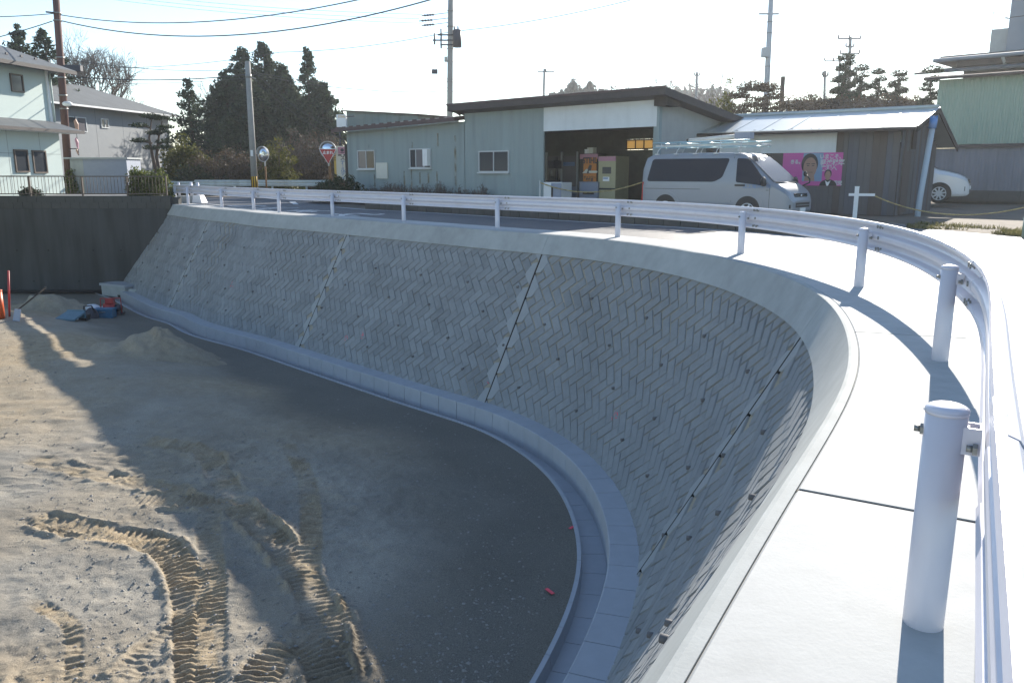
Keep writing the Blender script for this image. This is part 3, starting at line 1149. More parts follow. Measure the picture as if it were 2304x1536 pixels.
for i, (a_, b_) in enumerate(zip(cuts[:-1], cuts[1:])):
    mb = MB()
    off = .0 if i % 2 == 0 else .0052
    prof = [(q - off, z) for q, z in ring]
    sweep(mb, prof, a_ - .16, b_ + .02, .16, smooth=False)
    be = mb.build('beam', M['galv'], rail)
    for dz in (-.128, 0, .128) if i > 1 else ():
        for ds in ((-.05, .05) if dz else (0,)):
            m, t, n = cpt(a_ - .07 + ds)
            b = link('bolt', stud_me, be)
            b.matrix_basis = frame_m((m[0] + n[0] * (BO + .0), m[1] + n[1] * (BO + .0), BZ + dz), (t[0], t[1], 0), (0, 0, -1)) @ Matrix.Translation((0, 0, 0))
            b2 = link('bolt', stud_me, be)
            b2.matrix_basis = frame_m((m[0] + n[0] * (BO - .014), m[1] + n[1] * (BO - .014), BZ + dz), (t[0], t[1], 0), (0, 0, 1))

# ------------------------------------------------------------------ foliage builders
def quads_cloud(cen, size, flat=0.0, rs=None, aspect=.55):
    """leaf-sized quads at the given points, randomly turned; flat pulls them towards level"""
    rs = rs or rng
    n = len(cen)
    nrm = rs.normal(size=(n, 3))
    nrm[:, 2] = nrm[:, 2] * (1 + 3 * flat) + flat * 2
    nrm /= np.linalg.norm(nrm, axis=1)[:, None]
    a = np.cross(nrm, rs.normal(size=(n, 3)))
    a /= np.linalg.norm(a, axis=1)[:, None] + 1e-9
    b = np.cross(nrm, a)
    s = size * rs.uniform(.6, 1.35, (n, 1))
    v = np.stack([cen - a * s, cen - b * s * aspect, cen + a * s, cen + b * s * aspect], 1)
    return v.reshape(-1, 3), np.arange(n * 4).reshape(n, 4)


def clump_points(centers, rad, per, rs, squash=(1, 1, 1)):
    c = np.repeat(np.asarray(centers, float), per, axis=0)
    r = np.repeat(np.broadcast_to(np.asarray(rad, float), (len(centers),)), per)
    d = rs.normal(size=(len(c), 3))
    d /= np.linalg.norm(d, axis=1)[:, None]
    return c + d * (r * rs.random(len(c)) ** .45)[:, None] * np.array(squash)


def crown(name, pts, size, m, parent, flat=0.0, rs=None, aspect=.55):
    v, f = quads_cloud(pts, size, flat, rs, aspect)
    return link(name, np_mesh(name, v, f, m), parent)


def branchy(root_pts, levels, rs, spread=.6, ratio=.72, up=.25, twigs=3):
    """recursive branches: list of (points, radius0, radius1)"""
    out = []

    def grow(p, d, ln, r, lv):
        pts = [p]
        q = p.copy()
        dd = d.copy()
        for k in range(3):
            dd = (dd + Vector(rs.normal(0, .13, 3)) + Vector((0, 0, up * .15))).normalized()
            q = q + dd * ln / 3
            pts.append(q.copy())
        out.append((pts, r, r * .6, lv))
        if lv <= 0:
            return
        for k in range(twigs):
            a = rs.uniform(0, 6.28)
            side = dd.cross(Vector((math.cos(a), math.sin(a), .3))).normalized()
            nd = (dd + side * spread * rs.uniform(.6, 1.3) + Vector((0, 0, up * .3))).normalized()
            base = pts[-1] if k else pts[2]
            grow(base.copy(), nd, ln * ratio * rs.uniform(.75, 1.15), r * .58, lv - 1)
    for p, d, ln, r in root_pts:
        grow(Vector(p), Vector(d).normalized(), ln, r, levels)
    return out


def bare_tree(name, label, x, y, z, h, cat='tree', group=None, levels=5, spread=.6, seed=1, twigs=3, trunk=.22, lean=(0, 0), rmin=.006):
    rs = np.random.default_rng(seed)
    t = thing(name, label, cat, (x, y, z), 0, group)
    tk = h * .28
    br = branchy([((lean[0] * .3, lean[1] * .3, tk), (lean[0] * .5 + rs.normal(0, .25), lean[1] * .5 + rs.normal(0, .25), 1), h * .27, trunk * .6) for _ in range(3)], levels - 1, rs, spread, .72, .35, twigs)
    mb = MB()
    mb.tube([(0, 0, -.2), (lean[0] * .12, lean[1] * .12, tk * .5), (lean[0] * .3, lean[1] * .3, tk * 1.02)], [trunk, trunk * .85, trunk * .7], 8)
    for pts, r0, r1, lv in br:
        if lv >= levels - 2:
            mb.tube(pts, [max(rmin, r0 + (r1 - r0) * k / 3) for k in range(4)], 5)
    mb.build('trunk', M['bark'], t)
    mb = MB()
    for pts, r0, r1, lv in br:
        if lv < levels - 2:
            mb.tube(pts, [max(rmin, r0 + (r1 - r0) * k / 3) for k in range(4)], 3, caps=False)
    mb.build('crown', M['twig'], t)
    return t


def conifer(name, label, x, y, z, h, r, seed, group=None, leaf='lf_conifer', base=.06, n=170, per=26, top=.12, size=.17, droop=.35, shape=.75, tr=.2):
    rs = np.random.default_rng(seed)
    t = thing(name, label, 'tree', (x, y, z), 0, group)
    MB().tube([(0, 0, -.3), (.05, 0, h * .5), (0, 0, h * .97)], [tr, tr * .6, .03], 7).build('trunk', M['bark'], t)
    cs, rd = [], []
    mb = MB()
    lean_ = rs.normal(0, .12, 2)
    for k in range(n):
        f = base + (1 - base) * (k + rs.random()) / n
        a = rs.uniform(0, 6.283)
        rr_ = r * (1 - f) ** shape * rs.uniform(.5, 1.15) * (1 + .22 * math.sin(2 * a + seed) * math.sin(f * 9 + seed)) + r * top * (1 - f * .9)
        zc = f * h
        steps = max(1, int(rr_ / .55))
        for j in range(steps):
            q = rr_ * (j + .7) / steps
            cs.append((q * math.cos(a + .15 * j), q * math.sin(a + .15 * j), zc - droop * q * .5 + rs.normal(0, .12)))
            rd.append((.16 + .42 * (1 - f) + .2 * rs.random()) * min(1, r / 2.2 + .2))
        if k % 3 == 0 and rr_ > .5:
            mb.tube([(0, 0, zc), (rr_ * .8 * math.cos(a), rr_ * .8 * math.sin(a), zc - droop * rr_ * .4)], [.05, .015], 3)
    mb.build('branch', M['bark'], t)
    pts = clump_points(cs, rd, per, rs, (1, 1, .75))
    crown('crown', pts, size, M[leaf], t, .1, rs, .4)
    return t


def bush(name, label, x, y, z, rx, ry, rz, m, seed, cat='shrub', group=None, n=90, per=26, size=.07, cr=.2, shell=.55, stem=True):
    rs = np.random.default_rng(seed)
    t = thing(name, label, cat, (x, y, z), 0, group)
    d = rs.normal(size=(n, 3))
    d /= np.linalg.norm(d, axis=1)[:, None]
    d[:, 2] = np.abs(d[:, 2]) * 1.0
    rad = shell + (1 - shell) * rs.random(n)
    lump = .85 + .3 * rs.random(n)
    c = d * (rad * lump)[:, None] * np.array((rx, ry, rz))
    c[:, 2] = np.maximum(c[:, 2], .04)
    pts = clump_points(c, cr * rs.uniform(.7, 1.3, n), per, rs)
    pts[:, 2] = np.maximum(pts[:, 2], 0.0)
    crown('foliage', pts, size, m, t, 0, rs)
    if stem:
        mb = MB()
        for k in range(6):
            a = rs.uniform(0, 6.28)
            mb.tube([(.04 * math.cos(a), .04 * math.sin(a), -.05), (rx * .4 * math.cos(a), ry * .4 * math.sin(a), rz * .5), (rx * .6 * math.cos(a), ry * .6 * math.sin(a), rz * .85)], [.03, .02, .008], 4)
        mb.build('stem', M['bark'], t)
    return t


def thicket(name, label, x, y, z, rx, ry, h, seed, n=60, leafy=0, m='lf_brown', group=None, tm='twig', cat='shrub'):
    """leafless bush: many thin arching stems with side twigs"""
    rs = np.random.default_rng(seed)
    t = thing(name, label, cat, (x, y, z), 0, group)
    mb = MB()
    tips = []
    for k in range(n):
        a, q = rs.uniform(0, 6.28), rs.random() ** .5
        p0 = Vector((rx * q * math.cos(a) * .6, ry * q * math.sin(a) * .6, 0))
        hh = h * rs.uniform(.5, 1.0) * (1 - .35 * q)
        p2 = Vector((rx * q * math.cos(a) * rs.uniform(.8, 1.2), ry * q * math.sin(a) * 1.1, hh))
        p1 = (p0 + p2) / 2 + Vector(rs.normal(0, .1 * h * .4, 3))
        r0 = .010 + .006 * h
        mb.tube([p0, p1, p2], [r0, r0 * .6, r0 * .3], 3, caps=False)
        for j in range(7):
            f = rs.uniform(.3, 1)
            b = p0.lerp(p1, f * 2) if f < .5 else p1.lerp(p2, f * 2 - 1)
            e = b + Vector((rs.normal(0, .16), rs.normal(0, .16), rs.uniform(.02, .3))) * h * .45
            mb.tube([b, (b + e) / 2 + Vector(rs.normal(0, .03, 3)) * h, e], [r0 * .45, r0 * .35, r0 * .22], 3, caps=False)
            tips.append(e)
            tips.append((b + e) / 2)
    mb.build('stem', M[tm], t)
    if leafy:
        pts = clump_points([tuple(p) for p in tips], .12 * h ** .5, leafy, rs)
        crown('foliage', pts, .055, M[m], t, 0, rs)
    return t


def pads(name, label, x, y, z, h, pad, seed, m='lf_pine', group=None, per=150, size=.085, cat='tree', lean=.0, tr=.1):
    """garden pine pruned into cushions: pad = [(height fraction, sideways, radius, thickness)]"""
    rs = np.random.default_rng(seed)
    t = thing(name, label, cat, (x, y, z), 0, group)
    mb = MB()
    tk = [(0, 0, -.2)] + [(lean * f + .12 * math.sin(f * 7 + seed), .08 * math.cos(f * 6 + seed), h * f * .96) for f in (.25, .5, .75, 1)]
    mb.tube(tk, [tr, tr * .85, tr * .65, tr * .45, tr * .2], 7)
    for f, sx, rr_, th in pad:
        mb.tube([(lean * f, 0, h * f - .12), (lean * f + sx * .6, 0, h * f - .05)], [tr * .4, tr * .2], 4)
    mb.build('trunk', M['bark'], t)
    P = []
    for f, sx, rr_, th in pad:
        for q in range(2 if rr_ > .35 else 1):
            n = int(per * (rr_ / .45) ** 1.6) // (1 if rr_ <= .35 else 2)
            d = rs.normal(size=(n, 3))
            d /= np.linalg.norm(d, axis=1)[:, None]
            d *= (rs.random(n) ** .35)[:, None]
            d[:, 2] = np.where(d[:, 2] < 0, d[:, 2] * .45, d[:, 2])
            P.append(np.array((lean * f + sx, rs.normal(0, .25) * rr_ if q else 0, h * f)) + d * np.array((rr_ * rs.uniform(.85, 1.1), rr_ * .8, th)))
    crown('crown', np.concatenate(P), size, M[m], t, .15, rs, .35)
    return t


# ------------------------------------------------------------------ building helpers
def corr(mb, x0, x1, z0, ztop, y=0.0, pitch=.076, amp=.009, back=.06, mi=0):
    """corrugated sheet standing on z0; ztop: height or function of x; front at y - amp"""
    n = max(1, int(round((x1 - x0) / (pitch / 2))))
    fz = ztop if callable(ztop) else (lambda x: ztop)
    vs, fs = [], []
    for i in range(n + 1):
        x = x0 + (x1 - x0) * i / n
        yy = y - (amp if i % 2 else -amp)
        vs += [(x, yy, z0), (x, yy, fz(x))]
    for i in range(n):
        fs.append((2 * i, 2 * i + 2, 2 * i + 3, 2 * i + 1))
    mb.add(vs, fs, mi)
    b = y + back
    mb.add([(x0, y + amp, z0), (x1, y + amp, z0), (x1, b, z0), (x0, b, z0), (x0, y + amp, fz(x0)), (x1, y + amp, fz(x1)), (x1, b, fz(x1)), (x0, b, fz(x0))],
           [(0, 3, 2, 1), (4, 5, 6, 7), (1, 2, 6, 5), (2, 3, 7, 6), (3, 0, 4, 7)], mi)


def window(parent, x0, x1, z0, z1, y=-.02, fr='alu', gl=('glass_d', 'glass_d'), split=(.5,), w=.045, proud=.045, name='window', sill=True, label=None):
    """framed window as part > frame mesh with panes as sub-parts"""
    mb = MB()
    yb = y + .01
    mb.box(x0 - w, x0, y - proud, yb, z0 - w, z1 + w)
    mb.box(x1, x1 + w, y - proud, yb, z0 - w, z1 + w)
    mb.box(x0, x1, y - proud, yb, z1, z1 + w)
    mb.box(x0, x1, y - proud, yb, z0 - w, z0)
    if sill:
        mb.box(x0 - w - .03, x1 + w + .03, y - proud - .05, yb, z0 - w - .05, z0 - w - .002)
    for s in split:
        xs = x0 + (x1 - x0) * s
        mb.box(xs - w * .5, xs + w * .5, y - proud + .006, yb, z0, z1)
    o = mb.build(name, M[fr], parent)
    if label:
        o['label'] = label
    xs = [x0] + [x0 + (x1 - x0) * s for s in split] + [x1]
    for i in range(len(xs) - 1):
        a = xs[i] + (0 if i == 0 else w * .5)
        b = xs[i + 1] - (0 if i == len(xs) - 2 else w * .5)
        MB().box(a, b, y - .012 - .006 * (i % 2), y + .006, z0, z1).build('pane', M[gl[i % len(gl)]], o)
    return o


# ------------------------------------------------------------------ workshop
WR = R(-44.2)
WF = Fac((-7.76, 39.1), WR)
ws = thing('workshop', 'long low workshop of pale blue corrugated tin with an open bay', 'building', (-7.76, 39.1, 0), WR)
XL = 0.0
xj = WF.pix(1045, 300)[0]                # step between low and high roof
xo0 = WF.pix(1224, 300)[0]               # open bay
xo1 = WF.pix(1470, 300)[0]
xr = WF.pix(1484, 300)[0]
z_lo = 3.13
z_hi = 3.675
z_open = 2.765
DEEP = 4.6
mb = MB()
corr(mb, XL, xj - .003, -.05, lambda x: z_lo + .16 * (x - XL) / xj)
mb.build('annex_wall', M['tin_blue'], ws)
mb = MB()
corr(mb, xj, xo0, -.05, z_hi)
mb.build('front_wall', M['tin_blue'], ws)
mb = MB()
mb.box(xo0 + .002, xr - .1, -.03, .05, z_open, z_hi)
mb.build('header_panel', M['white_panel'], ws)
mb = MB()
mb.box(xr - .1, xr, -.04, .12, -.05, z_hi)
mb.box(xo1, xr - .102, .0, .12, -.05, z_open - .003)
mb.build('corner_post', M['tin_blue'], ws)
# end wall of the bay towards the shed, back and side walls, floor, inner wall of the bay
mb = MB()
mb.add([(xr - .002, .125, -.05), (xr - .002, DEEP, -.05), (xr - .002, DEEP, z_hi - .55), (xr - .002, .125, z_hi - .02), (xr - .1, .125, -.05), (xr - .1, DEEP, -.05), (xr - .1, DEEP, z_hi - .55), (xr - .1, .125, z_hi - .02)],
       [(0, 1, 2, 3), (7, 6, 5, 4), (0, 3, 7, 4), (1, 5, 6, 2)])
mb.build('end_wall', M['endwall'], ws)
mb = MB()
wa, wb_ = WF.pix(1412, 338, -DEEP), WF.pix(1476, 312, -DEEP)
mb.box(XL, xr - .102, DEEP - .1, DEEP, -.05, wa[1])
mb.box(XL, wa[0], DEEP - .1, DEEP, wa[1] + .002, z_hi - .5)
mb.box(wb_[0], xr - .102, DEEP - .1, DEEP, wa[1] + .002, z_hi - .5)
mb.box(wa[0], wb_[0], DEEP - .1, DEEP, wb_[1], z_hi - .5)
mb.box(XL - .06, XL - .0, .07, DEEP, -.05, 3.1)
mb.build('inner_wall', M['interior'], ws)
lit = new_mat('lit_skylight')
lit[2].inputs['Base Color'].default_value = (.55, .38, .12, 1)
lit[2].inputs['Transmission Weight'].default_value = 0.0
tr = lit[1].nodes.new('ShaderNodeBsdfTranslucent')
tr.inputs[0].default_value = (.36, .28, .15, 1)
lit[1].links.new(tr.outputs[0], lit[1].nodes['Material Output'].inputs[0])
window(ws, wa[0] + .06, wb_[0] - .06, wa[1] + .06, wb_[1] - .06, DEEP - .1, 'wood_d', ('glass_c',), (.33, .66), .05, .03, 'rear_window', False)
for ch in list(ws.children):
    if ch.name.startswith('rear_window'):
        for pn in ch.children:
            pn.data.materials[0] = lit[0]
mb = MB()
mb.box(xo0, xr - .1, .06, DEEP - .1, -.05, -.01)
mb.build('bay_floor', M['soil'], ws)
# roofs
mb = MB()
mb.hexa([(XL - .45, -.55, z_lo - .02), (xj - .02, -.55, z_lo + .15), (xj - .02, DEEP + .3, z_lo + .8), (XL - .45, DEEP + .3, z_lo + .63),
         (XL - .45, -.55, z_lo + .14), (xj - .02, -.55, z_lo + .31), (xj - .02, DEEP + .3, z_lo + .96), (XL - .45, DEEP + .3, z_lo + .79)])
for k in range(14):
    x = XL - .2 + k * (xj - .2) / 14
    z = z_lo + .145 + .17 * (x - XL + .45) / (xj + .45)
    mb.box(x, x + .28, -.50, -.47, z + .002, z + .055)
mb.build('annex_roof', M['roof_brown'], ws)
mb = MB()
mb.hexa([(xj - .35, -.6, z_hi), (xr + .55, -.6, z_hi), (xr + .55, DEEP + .4, z_hi - .8), (xj - .35, DEEP + .4, z_hi - .8),
         (xj - .35, -.6, z_hi + .24), (xr + .55, -.6, z_hi + .24), (xr + .55, DEEP + .4, z_hi - .56), (xj - .35, DEEP + .4, z_hi - .56)])
rf = mb.build('main_roof', M['fascia'], ws)
MB().box(xj - .37, xr + .57, -.63, -.60, z_hi + .20, z_hi + .27).build('gutter_edge', M['roof_brown'], rf)
MB().tube([(xj - .12, -.5, z_hi + .0), (xj - .12, -.12, z_hi - .14), (xj - .12, -.12, z_lo + .3)], .035, 8).build('downpipe', M['fascia'], ws)
MB().tube([(XL - .5, -.5, z_lo - .02), (XL - .12, -.1, z_lo - .35), (XL - .06, -.05, z_lo - .5), (XL - .06, -.05, .0)], .04, 8).build('corner_downpipe', M['fascia'], ws)
MB().box(XL - .1, XL + .02, -.06, .07, 0, 2.6).build('corner_trim', M['fascia'], ws)
# small lump beam at the corner below the fascia
MB().box(xr - .05, xr + .42, -.3, .5, z_hi - .30, z_hi - .002).build('eave_bracket', M['wood_d'], ws)
for (u0, v0, u1, v1, gl) in ((807, 339, 845, 381, ('glass_c', 'glass_d')), (1079, 340, 1147, 388, ('glass_d', 'glass_d'))):
    a, b = WF.pix(u0, v1), WF.pix(u1, v0)
    window(ws, a[0] + .05, b[0] - .05, a[1] + .05, b[1] - .02, -.015, 'alu', gl)
a, b = WF.pix(924, 379), WF.pix(971, 335)
w2 = window(ws, a[0] + .05, b[0] - .05, a[1] + .05, b[1] - .02, -.015, 'alu', ('glass_d', 'glass_c', 'glass_d'), (.28, .68))
MB().box(b[0] - .32, b[0] - .02, -.24, -.066, a[1] + .1, b[1] - .02).box(b[0] - .22, b[0] - .16, -.255, -.242, a[1] + .15, b[1] - .2).build('window_unit', M['white'], w2)
a, b = WF.pix(849, 402), WF.pix(873, 366)
MB().box(a[0], b[0], -.06, -.012, a[1], b[1]).build('notice_board', M['signwhite'], ws)
rm, rt, rb = new_mat('rust_run')
rb.inputs['Base Color'].default_value = (.30, .24, .14, 1)
rb.inputs['Roughness'].default_value = .9
ns = rt.nodes.new('ShaderNodeTexNoise')
ns.inputs['Scale'].default_value = 3.0
gp = rt.nodes.new('ShaderNodeNewGeometry')
rt.links.new(gp.outputs['Position'], ns.inputs['Vector'])
mrg = rt.nodes.new('ShaderNodeMapRange')
mrg.inputs[1].default_value, mrg.inputs[2].default_value = .35, .75
mrg.inputs[4].default_value = .6
rt.links.new(ns.outputs[0], mrg.inputs[0])
rt.links.new(mrg.outputs[0], rb.inputs['Alpha'])
for u, v0, v1 in ((911, 385, 428), (927, 382, 425), (946, 388, 428), (965, 385, 425), (986, 300, 330), (984, 385, 425), (1026, 305, 425), (830, 325, 337), (928, 318, 334), (844, 392, 420)):
    a, b = WF.pix(u, v1), WF.pix(u, v0)
    wd = .03 + .02 * rng.random()
    MB().box(a[0] - wd, a[0] + wd, -.0175, -.005, a[1], b[1]).build('rust_streak', rm, ws)

# things standing in the bay
def in_bay(u, v, dep):
    """local x, z of the pixel on a plane dep metres inside the bay"""
    x, z = WF.pix(u, v, -dep)
    return x, z


def wl(x, y, z=0):
    p = WF.o + WF.ux * x - WF.n * y
    return (p.x, p.y, z)


def bay_box(name, label, cat, u0, v0, u1, d, depth, m, top=None, group=None):
    x0, z1 = in_bay(u0, v0, d)
    x1, _ = in_bay(u1, v0, d)
    t = thing(name, label, cat, wl((x0 + x1) / 2, d), WR, group)
    hw = (x1 - x0) / 2
    MB().box(-hw, hw, 0, depth, 0, z1).build('body', M[m], t)
    return t, hw, z1


t, hw, z1 = bay_box('refrigerator', 'small white refrigerator at the left end of the open bay', 'refrigerator', 1223, 410, 1264, -.45, .55, 'white')
MB().box(-hw * .1, hw - .01, -.03, -.004, .05, z1 - .02).build('door', M['greybox'], t)
MB().box(-hw * .05, hw * .12, -.05, -.032, z1 * .45, z1 * .85).build('handle', M['trim'], t)
t, hw, z1 = bay_box('cabinet', 'bluegrey steel box below the orange chainsaw poster', 'cabinet', 1304, 411, 1345, 1.2, .7, 'greybox')
MB().box(-hw - .01, hw + .01, -.02, .72, z1 + .001, z1 + .03).build('top', M['greybox'], t)
MB().box(-hw * .6, hw * .6, -.022, -.002, z1 * .55, z1 * .62).build('handle', M['trim'], t)
t, hw, z1 = bay_box('locker', 'cream steel locker with dark window and small label', 'locker', 1347, 352, 1386, 1.3, .8, 'locker')
xa, za = in_bay(1356, 376, 1.3)
xb, zb = in_bay(1375, 391, 1.3)
xm = (in_bay(1347, 352, 1.3)[0] + in_bay(1386, 352, 1.3)[0]) / 2
MB().box(xa - xm, xb - xm, -.012, -.002, zb, za).build('window', M['glass_d'], t)
xa, za = in_bay(1357, 398, 1.3)
xb, zb = in_bay(1371, 408, 1.3)
MB().box(xa - xm, xb - xm, -.012, -.002, zb, za).build('label_plate', M['white'], t)
MB().box(xa - xm + .02, xb - xm - .06, -.016, -.0125, zb + .08, za - .03).build('label_print', M['bluetext'], t)
xa, za = in_bay(1347, 423, 1.3)
MB().box(-hw - .01, hw + .01, -.015, -.002, za - .06, za).build('band', M['trim'], t)
MB().box(-hw, hw, -.013, -.002, z1 - .17, z1 - .01).build('top_panel', M['signpink'], t)
t, hw, z1 = bay_box('display_case', 'dark framed display case carrying the orange chainsaw poster', 'cabinet', 1306, 346, 1346, 1.9, .5, 'wood_d')
MB().box(-hw, hw, -.03, -.002, z1 - .2, z1 - .02).build('awning', M['signpink'], t)
x0, zt = in_bay(1312, 355, 1.8)
x1, zbm = in_bay(1340, 409, 1.8)
po = thing('chainsaw_poster', 'orange poster with a chainsaw on the display case in the bay', 'poster', wl((x0 + x1) / 2, 1.84, zbm), WR)
pw, ph = (x1 - x0) / 2, zt - zbm
MB().box(-pw, pw, -.012, 0, 0, ph).build('sheet', M['posterorange'], po)
text_obj('lettering', 'STIHL', .30, M['darktext'], po, frame_m((0, -.014, ph * .87), (1, 0, 0), (0, 0, 1)), .002, .92, .012)
mb = MB()
mb.prism([(-.30, 0), (.02, 0), (.06, .12), (.10, .30), (-.02, .33), (-.10, .16), (-.26, .12)], (0, -.0125, ph * .34), (1, 0, 0), (0, 0, 1), 0, .003)
mb.build('printed_saw_body', M['darktext'], po)
mb = MB()
mb.prism([(-.04, .02), (.34, .02), (.38, .06), (.34, .10), (-.04, .10)], (0, -.0160, ph * .34), (1, 0, 0), (0, 0, 1), 0, .003)
mb.prism([(-.36, 0.01), (-.14, 0.01), (-.08, .16), (-.16, .17)], (0, -.0160, ph * .34), (1, 0, 0), (0, 0, 1), 0, .003)
mb.build('printed_saw_bar', M['signwhite'], po)
for k in range(2):
    text_obj('lettering', ('チェンソー', '取扱店')[k], .13, M['darktext'], po, frame_m((0, -.014, ph * (.17 - .1 * k)), (1, 0, 0), (0, 0, 1)), .002, .9, .006)
# partition with panes and shelf clutter at the back left of the bay
xa = in_bay(1230, 300, 2.6)[0]
xb = in_bay(1300, 300, 2.6)[0]
pt = thing('glazed_partition', 'grey glazed partition on thin posts inside the bay', 'partition', wl(xa, 2.6), WR)
W_ = xb - xa
MB().box(0, W_, 0, .04, 0, .75).build('panel', M['greybox'], pt)
for k in range(2):
    MB().box(.05 + k * W_ / 2, W_ / 2 * (k + 1) - .05, .01, .03, .76, 1.95).build('pane', M['glass_c'], pt)
for k in range(3):
    MB().box(k * W_ / 2 - .03, k * W_ / 2 + .03, -.02, .06, .0, 2.1).build('post', M['alu'], pt)
MB().box(.9, 1.5, -.008, .008, 1.55, 1.7).build('sticker', M['bluetext'], pt)
for k, (u, v0, wd, hh, mm) in enumerate(((1318, 347, .2, .16, 'white'), (1326, 346, .28, .22, 'signwhite'))):
    x0, z0 = in_bay(u, v0, 1.95)
    x0 = in_bay(u, v0, 2.05)[0]
    bx = thing('carton', ('small white carton on top of the display case', 'larger cream carton on top of the display case')[k], 'box', wl(x0, 2.1, 2.02), WR)
    bx.location.z = max([c.bound_box[6][2] for c in t.children if c.name.startswith('body')]) + .002
    MB().box(-wd / 2, wd / 2, 0, .2, 0, hh).build('carton_body', M[mm], bx)
    MB().box(-wd / 2 - .004, wd / 2 + .004, -.004, .204, hh * .8, hh + .006).build('lid', M[mm], bx)
# dark machine silhouettes left of the partition
x0, _ = in_bay(1237, 400, 1.6)
mc = thing('drill_press', 'dark bench drill standing beside the partition', 'machine', wl(x0, 1.7), WR)
MB().box(-.25, .25, 0, .5, 0, .8).build('stand', M['dark'], mc)
MB().tube([(0, .3, .8), (0, .3, 1.9)], .06, 10).build('column', M['dark'], mc)
MB().box(-.14, .14, -.05, .45, 1.45, 1.75).build('head', M['dark'], mc)
MB().tube([(.0, .0, 1.45), (0, 0, 1.15)], .04, 8).build('spindle', M['steel'], mc)
MB().box(-.2, .2, -.1, .3, .95, 1.0).build('table', M['dark'], mc)


def chain(name, label, p0, p1, sag, m, r=.018, n=40, cat='rope'):
    mb = MB()
    pts = []
    for i in range(n + 1):
        f = i / n
        p = Vector(p0).lerp(Vector(p1), f)
        p.z -= sag * 4 * f * (1 - f)
        pts.append(p)
    rs_ = [r * (1.25 if i % 2 else .8) for i in range(n + 1)]
    mb.tube(pts, rs_, 6)
    return tag(mb.build(name, M[m], None), label, cat)


p0 = Vector(wl(in_bay(1215, 420, -.6)[0], -.6, .95))
ck = thing('chain_post', 'thin pale post holding the chain at the left of the bay', 'post', (p0.x, p0.y, 0))
MB().tube([(0, 0, 0), (0, 0, 1.0)], .03, 8).build('pole', M['pale'], ck)
MB().tube([(0, 0, 1.001), (0, 0, 1.03)], .036, 8).build('cap', M['pale'], ck)
chain('barrier_chain', 'pale chain sagging across the mouth of the open bay', p0, wl(xr - .2, -.6, 1.0), .33, 'rope', .02)

# rusty tin loft behind the annex and its board
lf = Fac((0, 0), R(-36))
o = at(781, 300, 49.0)
lf.o = Vector((o.x, o.y, 0))
wd = lf.pix(940, 262)[0]
zl, zr = lf.pix(781, 250)[1], lf.pix(940, 260)[1]
lt = thing('tin_loft', 'rusty bluegreen corrugated loft box rising behind the low workshop roof', 'building', (o.x, o.y, 0), R(-36))
mb = MB()
corr(mb, 0, wd, 2.2, lambda x: zl + (zr - zl) * x / wd)
mb.box(0, wd, .061, 3.5, 0, 2.2)
mb.add([(0, .061, 2.2), (0, 3.5, 2.2), (0, 3.5, zl), (0, .061, zl), (wd, .061, 2.2), (wd, 3.5, 2.2), (wd, 3.5, zr), (wd, .061, zr)], [(0, 3, 2, 1), (4, 5, 6, 7), (1, 2, 6, 5)])
mb.build('wall', M['tin_rust'], lt)
mb = MB()
mb.hexa([(-.25, -.2, zl - .0), (wd + .3, -.2, zr), (wd + .3, 3.7, zr), (-.25, 3.7, zl), (-.25, -.2, zl + .06), (wd + .3, -.2, zr + .06), (wd + .3, 3.7, zr + .06), (-.25, 3.7, zl + .06)])
mb.build('roof', M['roof_brown'], lt)
for k in range(9):
    x = wd * (.14 + .09 * k) + rng.uniform(-.1, .1)
    z0 = 2.9 + rng.random() * .3
    MB().box(x, x + rng.uniform(.05, .22), -.02, -.0105, z0, z0 + rng.uniform(.3, .9)).build('rust_streak', rm, lt)
b0, b1 = at(757, 286, 47), at(778, 258, 47)
sb = thing('sign_box', 'white square sign box with faded orange lettering beside the tin loft', 'sign', ((b0.x + b1.x) / 2, 47, b0.z), R(-10))
hw, hh = (b1.x - b0.x) / 2, b1.z - b0.z
MB().box(-hw, hw, 0, .2, 0, hh).build('panel', M['white'], sb)
text_obj('lettering', 'STIHL', .17, M['paleorange'], sb, frame_m((.05, -.003, hh * .82), (1, 0, 0), (0, 0, 1)), .001, 1, .006)
MB().tube([(hw, .1, hh * .85), (hw + .5, .1, hh * .85)], .03, 6).build('bracket', M['dark'], sb)
MB().tube([(-hw * .5, .1, -2.4), (-hw * .5, .1, 0)], .04, 6).build('mast', M['dark'], sb)

# ------------------------------------------------------------------ planting bed with block kerb between road and workshop
bed = bpy.data.objects.new('planting_bed', None)
COL.objects.link(bed)
tag(bed, 'raised strip of earth in front of the workshop wall', kind='structure')
KS0, KS1 = POST_S[5] + .6, POST_S[10] + .6
mb = MB()
pts = curve_pts(-3.95, KS0, KS1, .5)
top = [(p[0], p[1], .22) for p in pts]
bk = [wl(0.2, -.2, .12), wl(xo0 - .2, -.2, .12)]
k = len(top)
vs = top + [(p[0], p[1], .12) for p in pts]
back = [Vector(bk[1]).lerp(Vector(bk[0]), i / (k - 1)) for i in range(k)]
mb.add(top + [tuple(p) for p in back], [(i, k + i, k + i + 1, i + 1) for i in range(k - 1)])
mb.build('earth', M['soil'], bed)
s = KS0
while s < KS1:
    mb = MB()
    h_ = .20 + rr.uniform(-.02, .03)
    sweep(mb, [(-3.62, -.02), (-3.62 - rr.uniform(0, .02), h_), (-3.94, h_), (-3.94, -.02)], s + .006, s + .39, .4)
    mb.build('kerb_stone', M['oldblock'], bed)
    s += .40

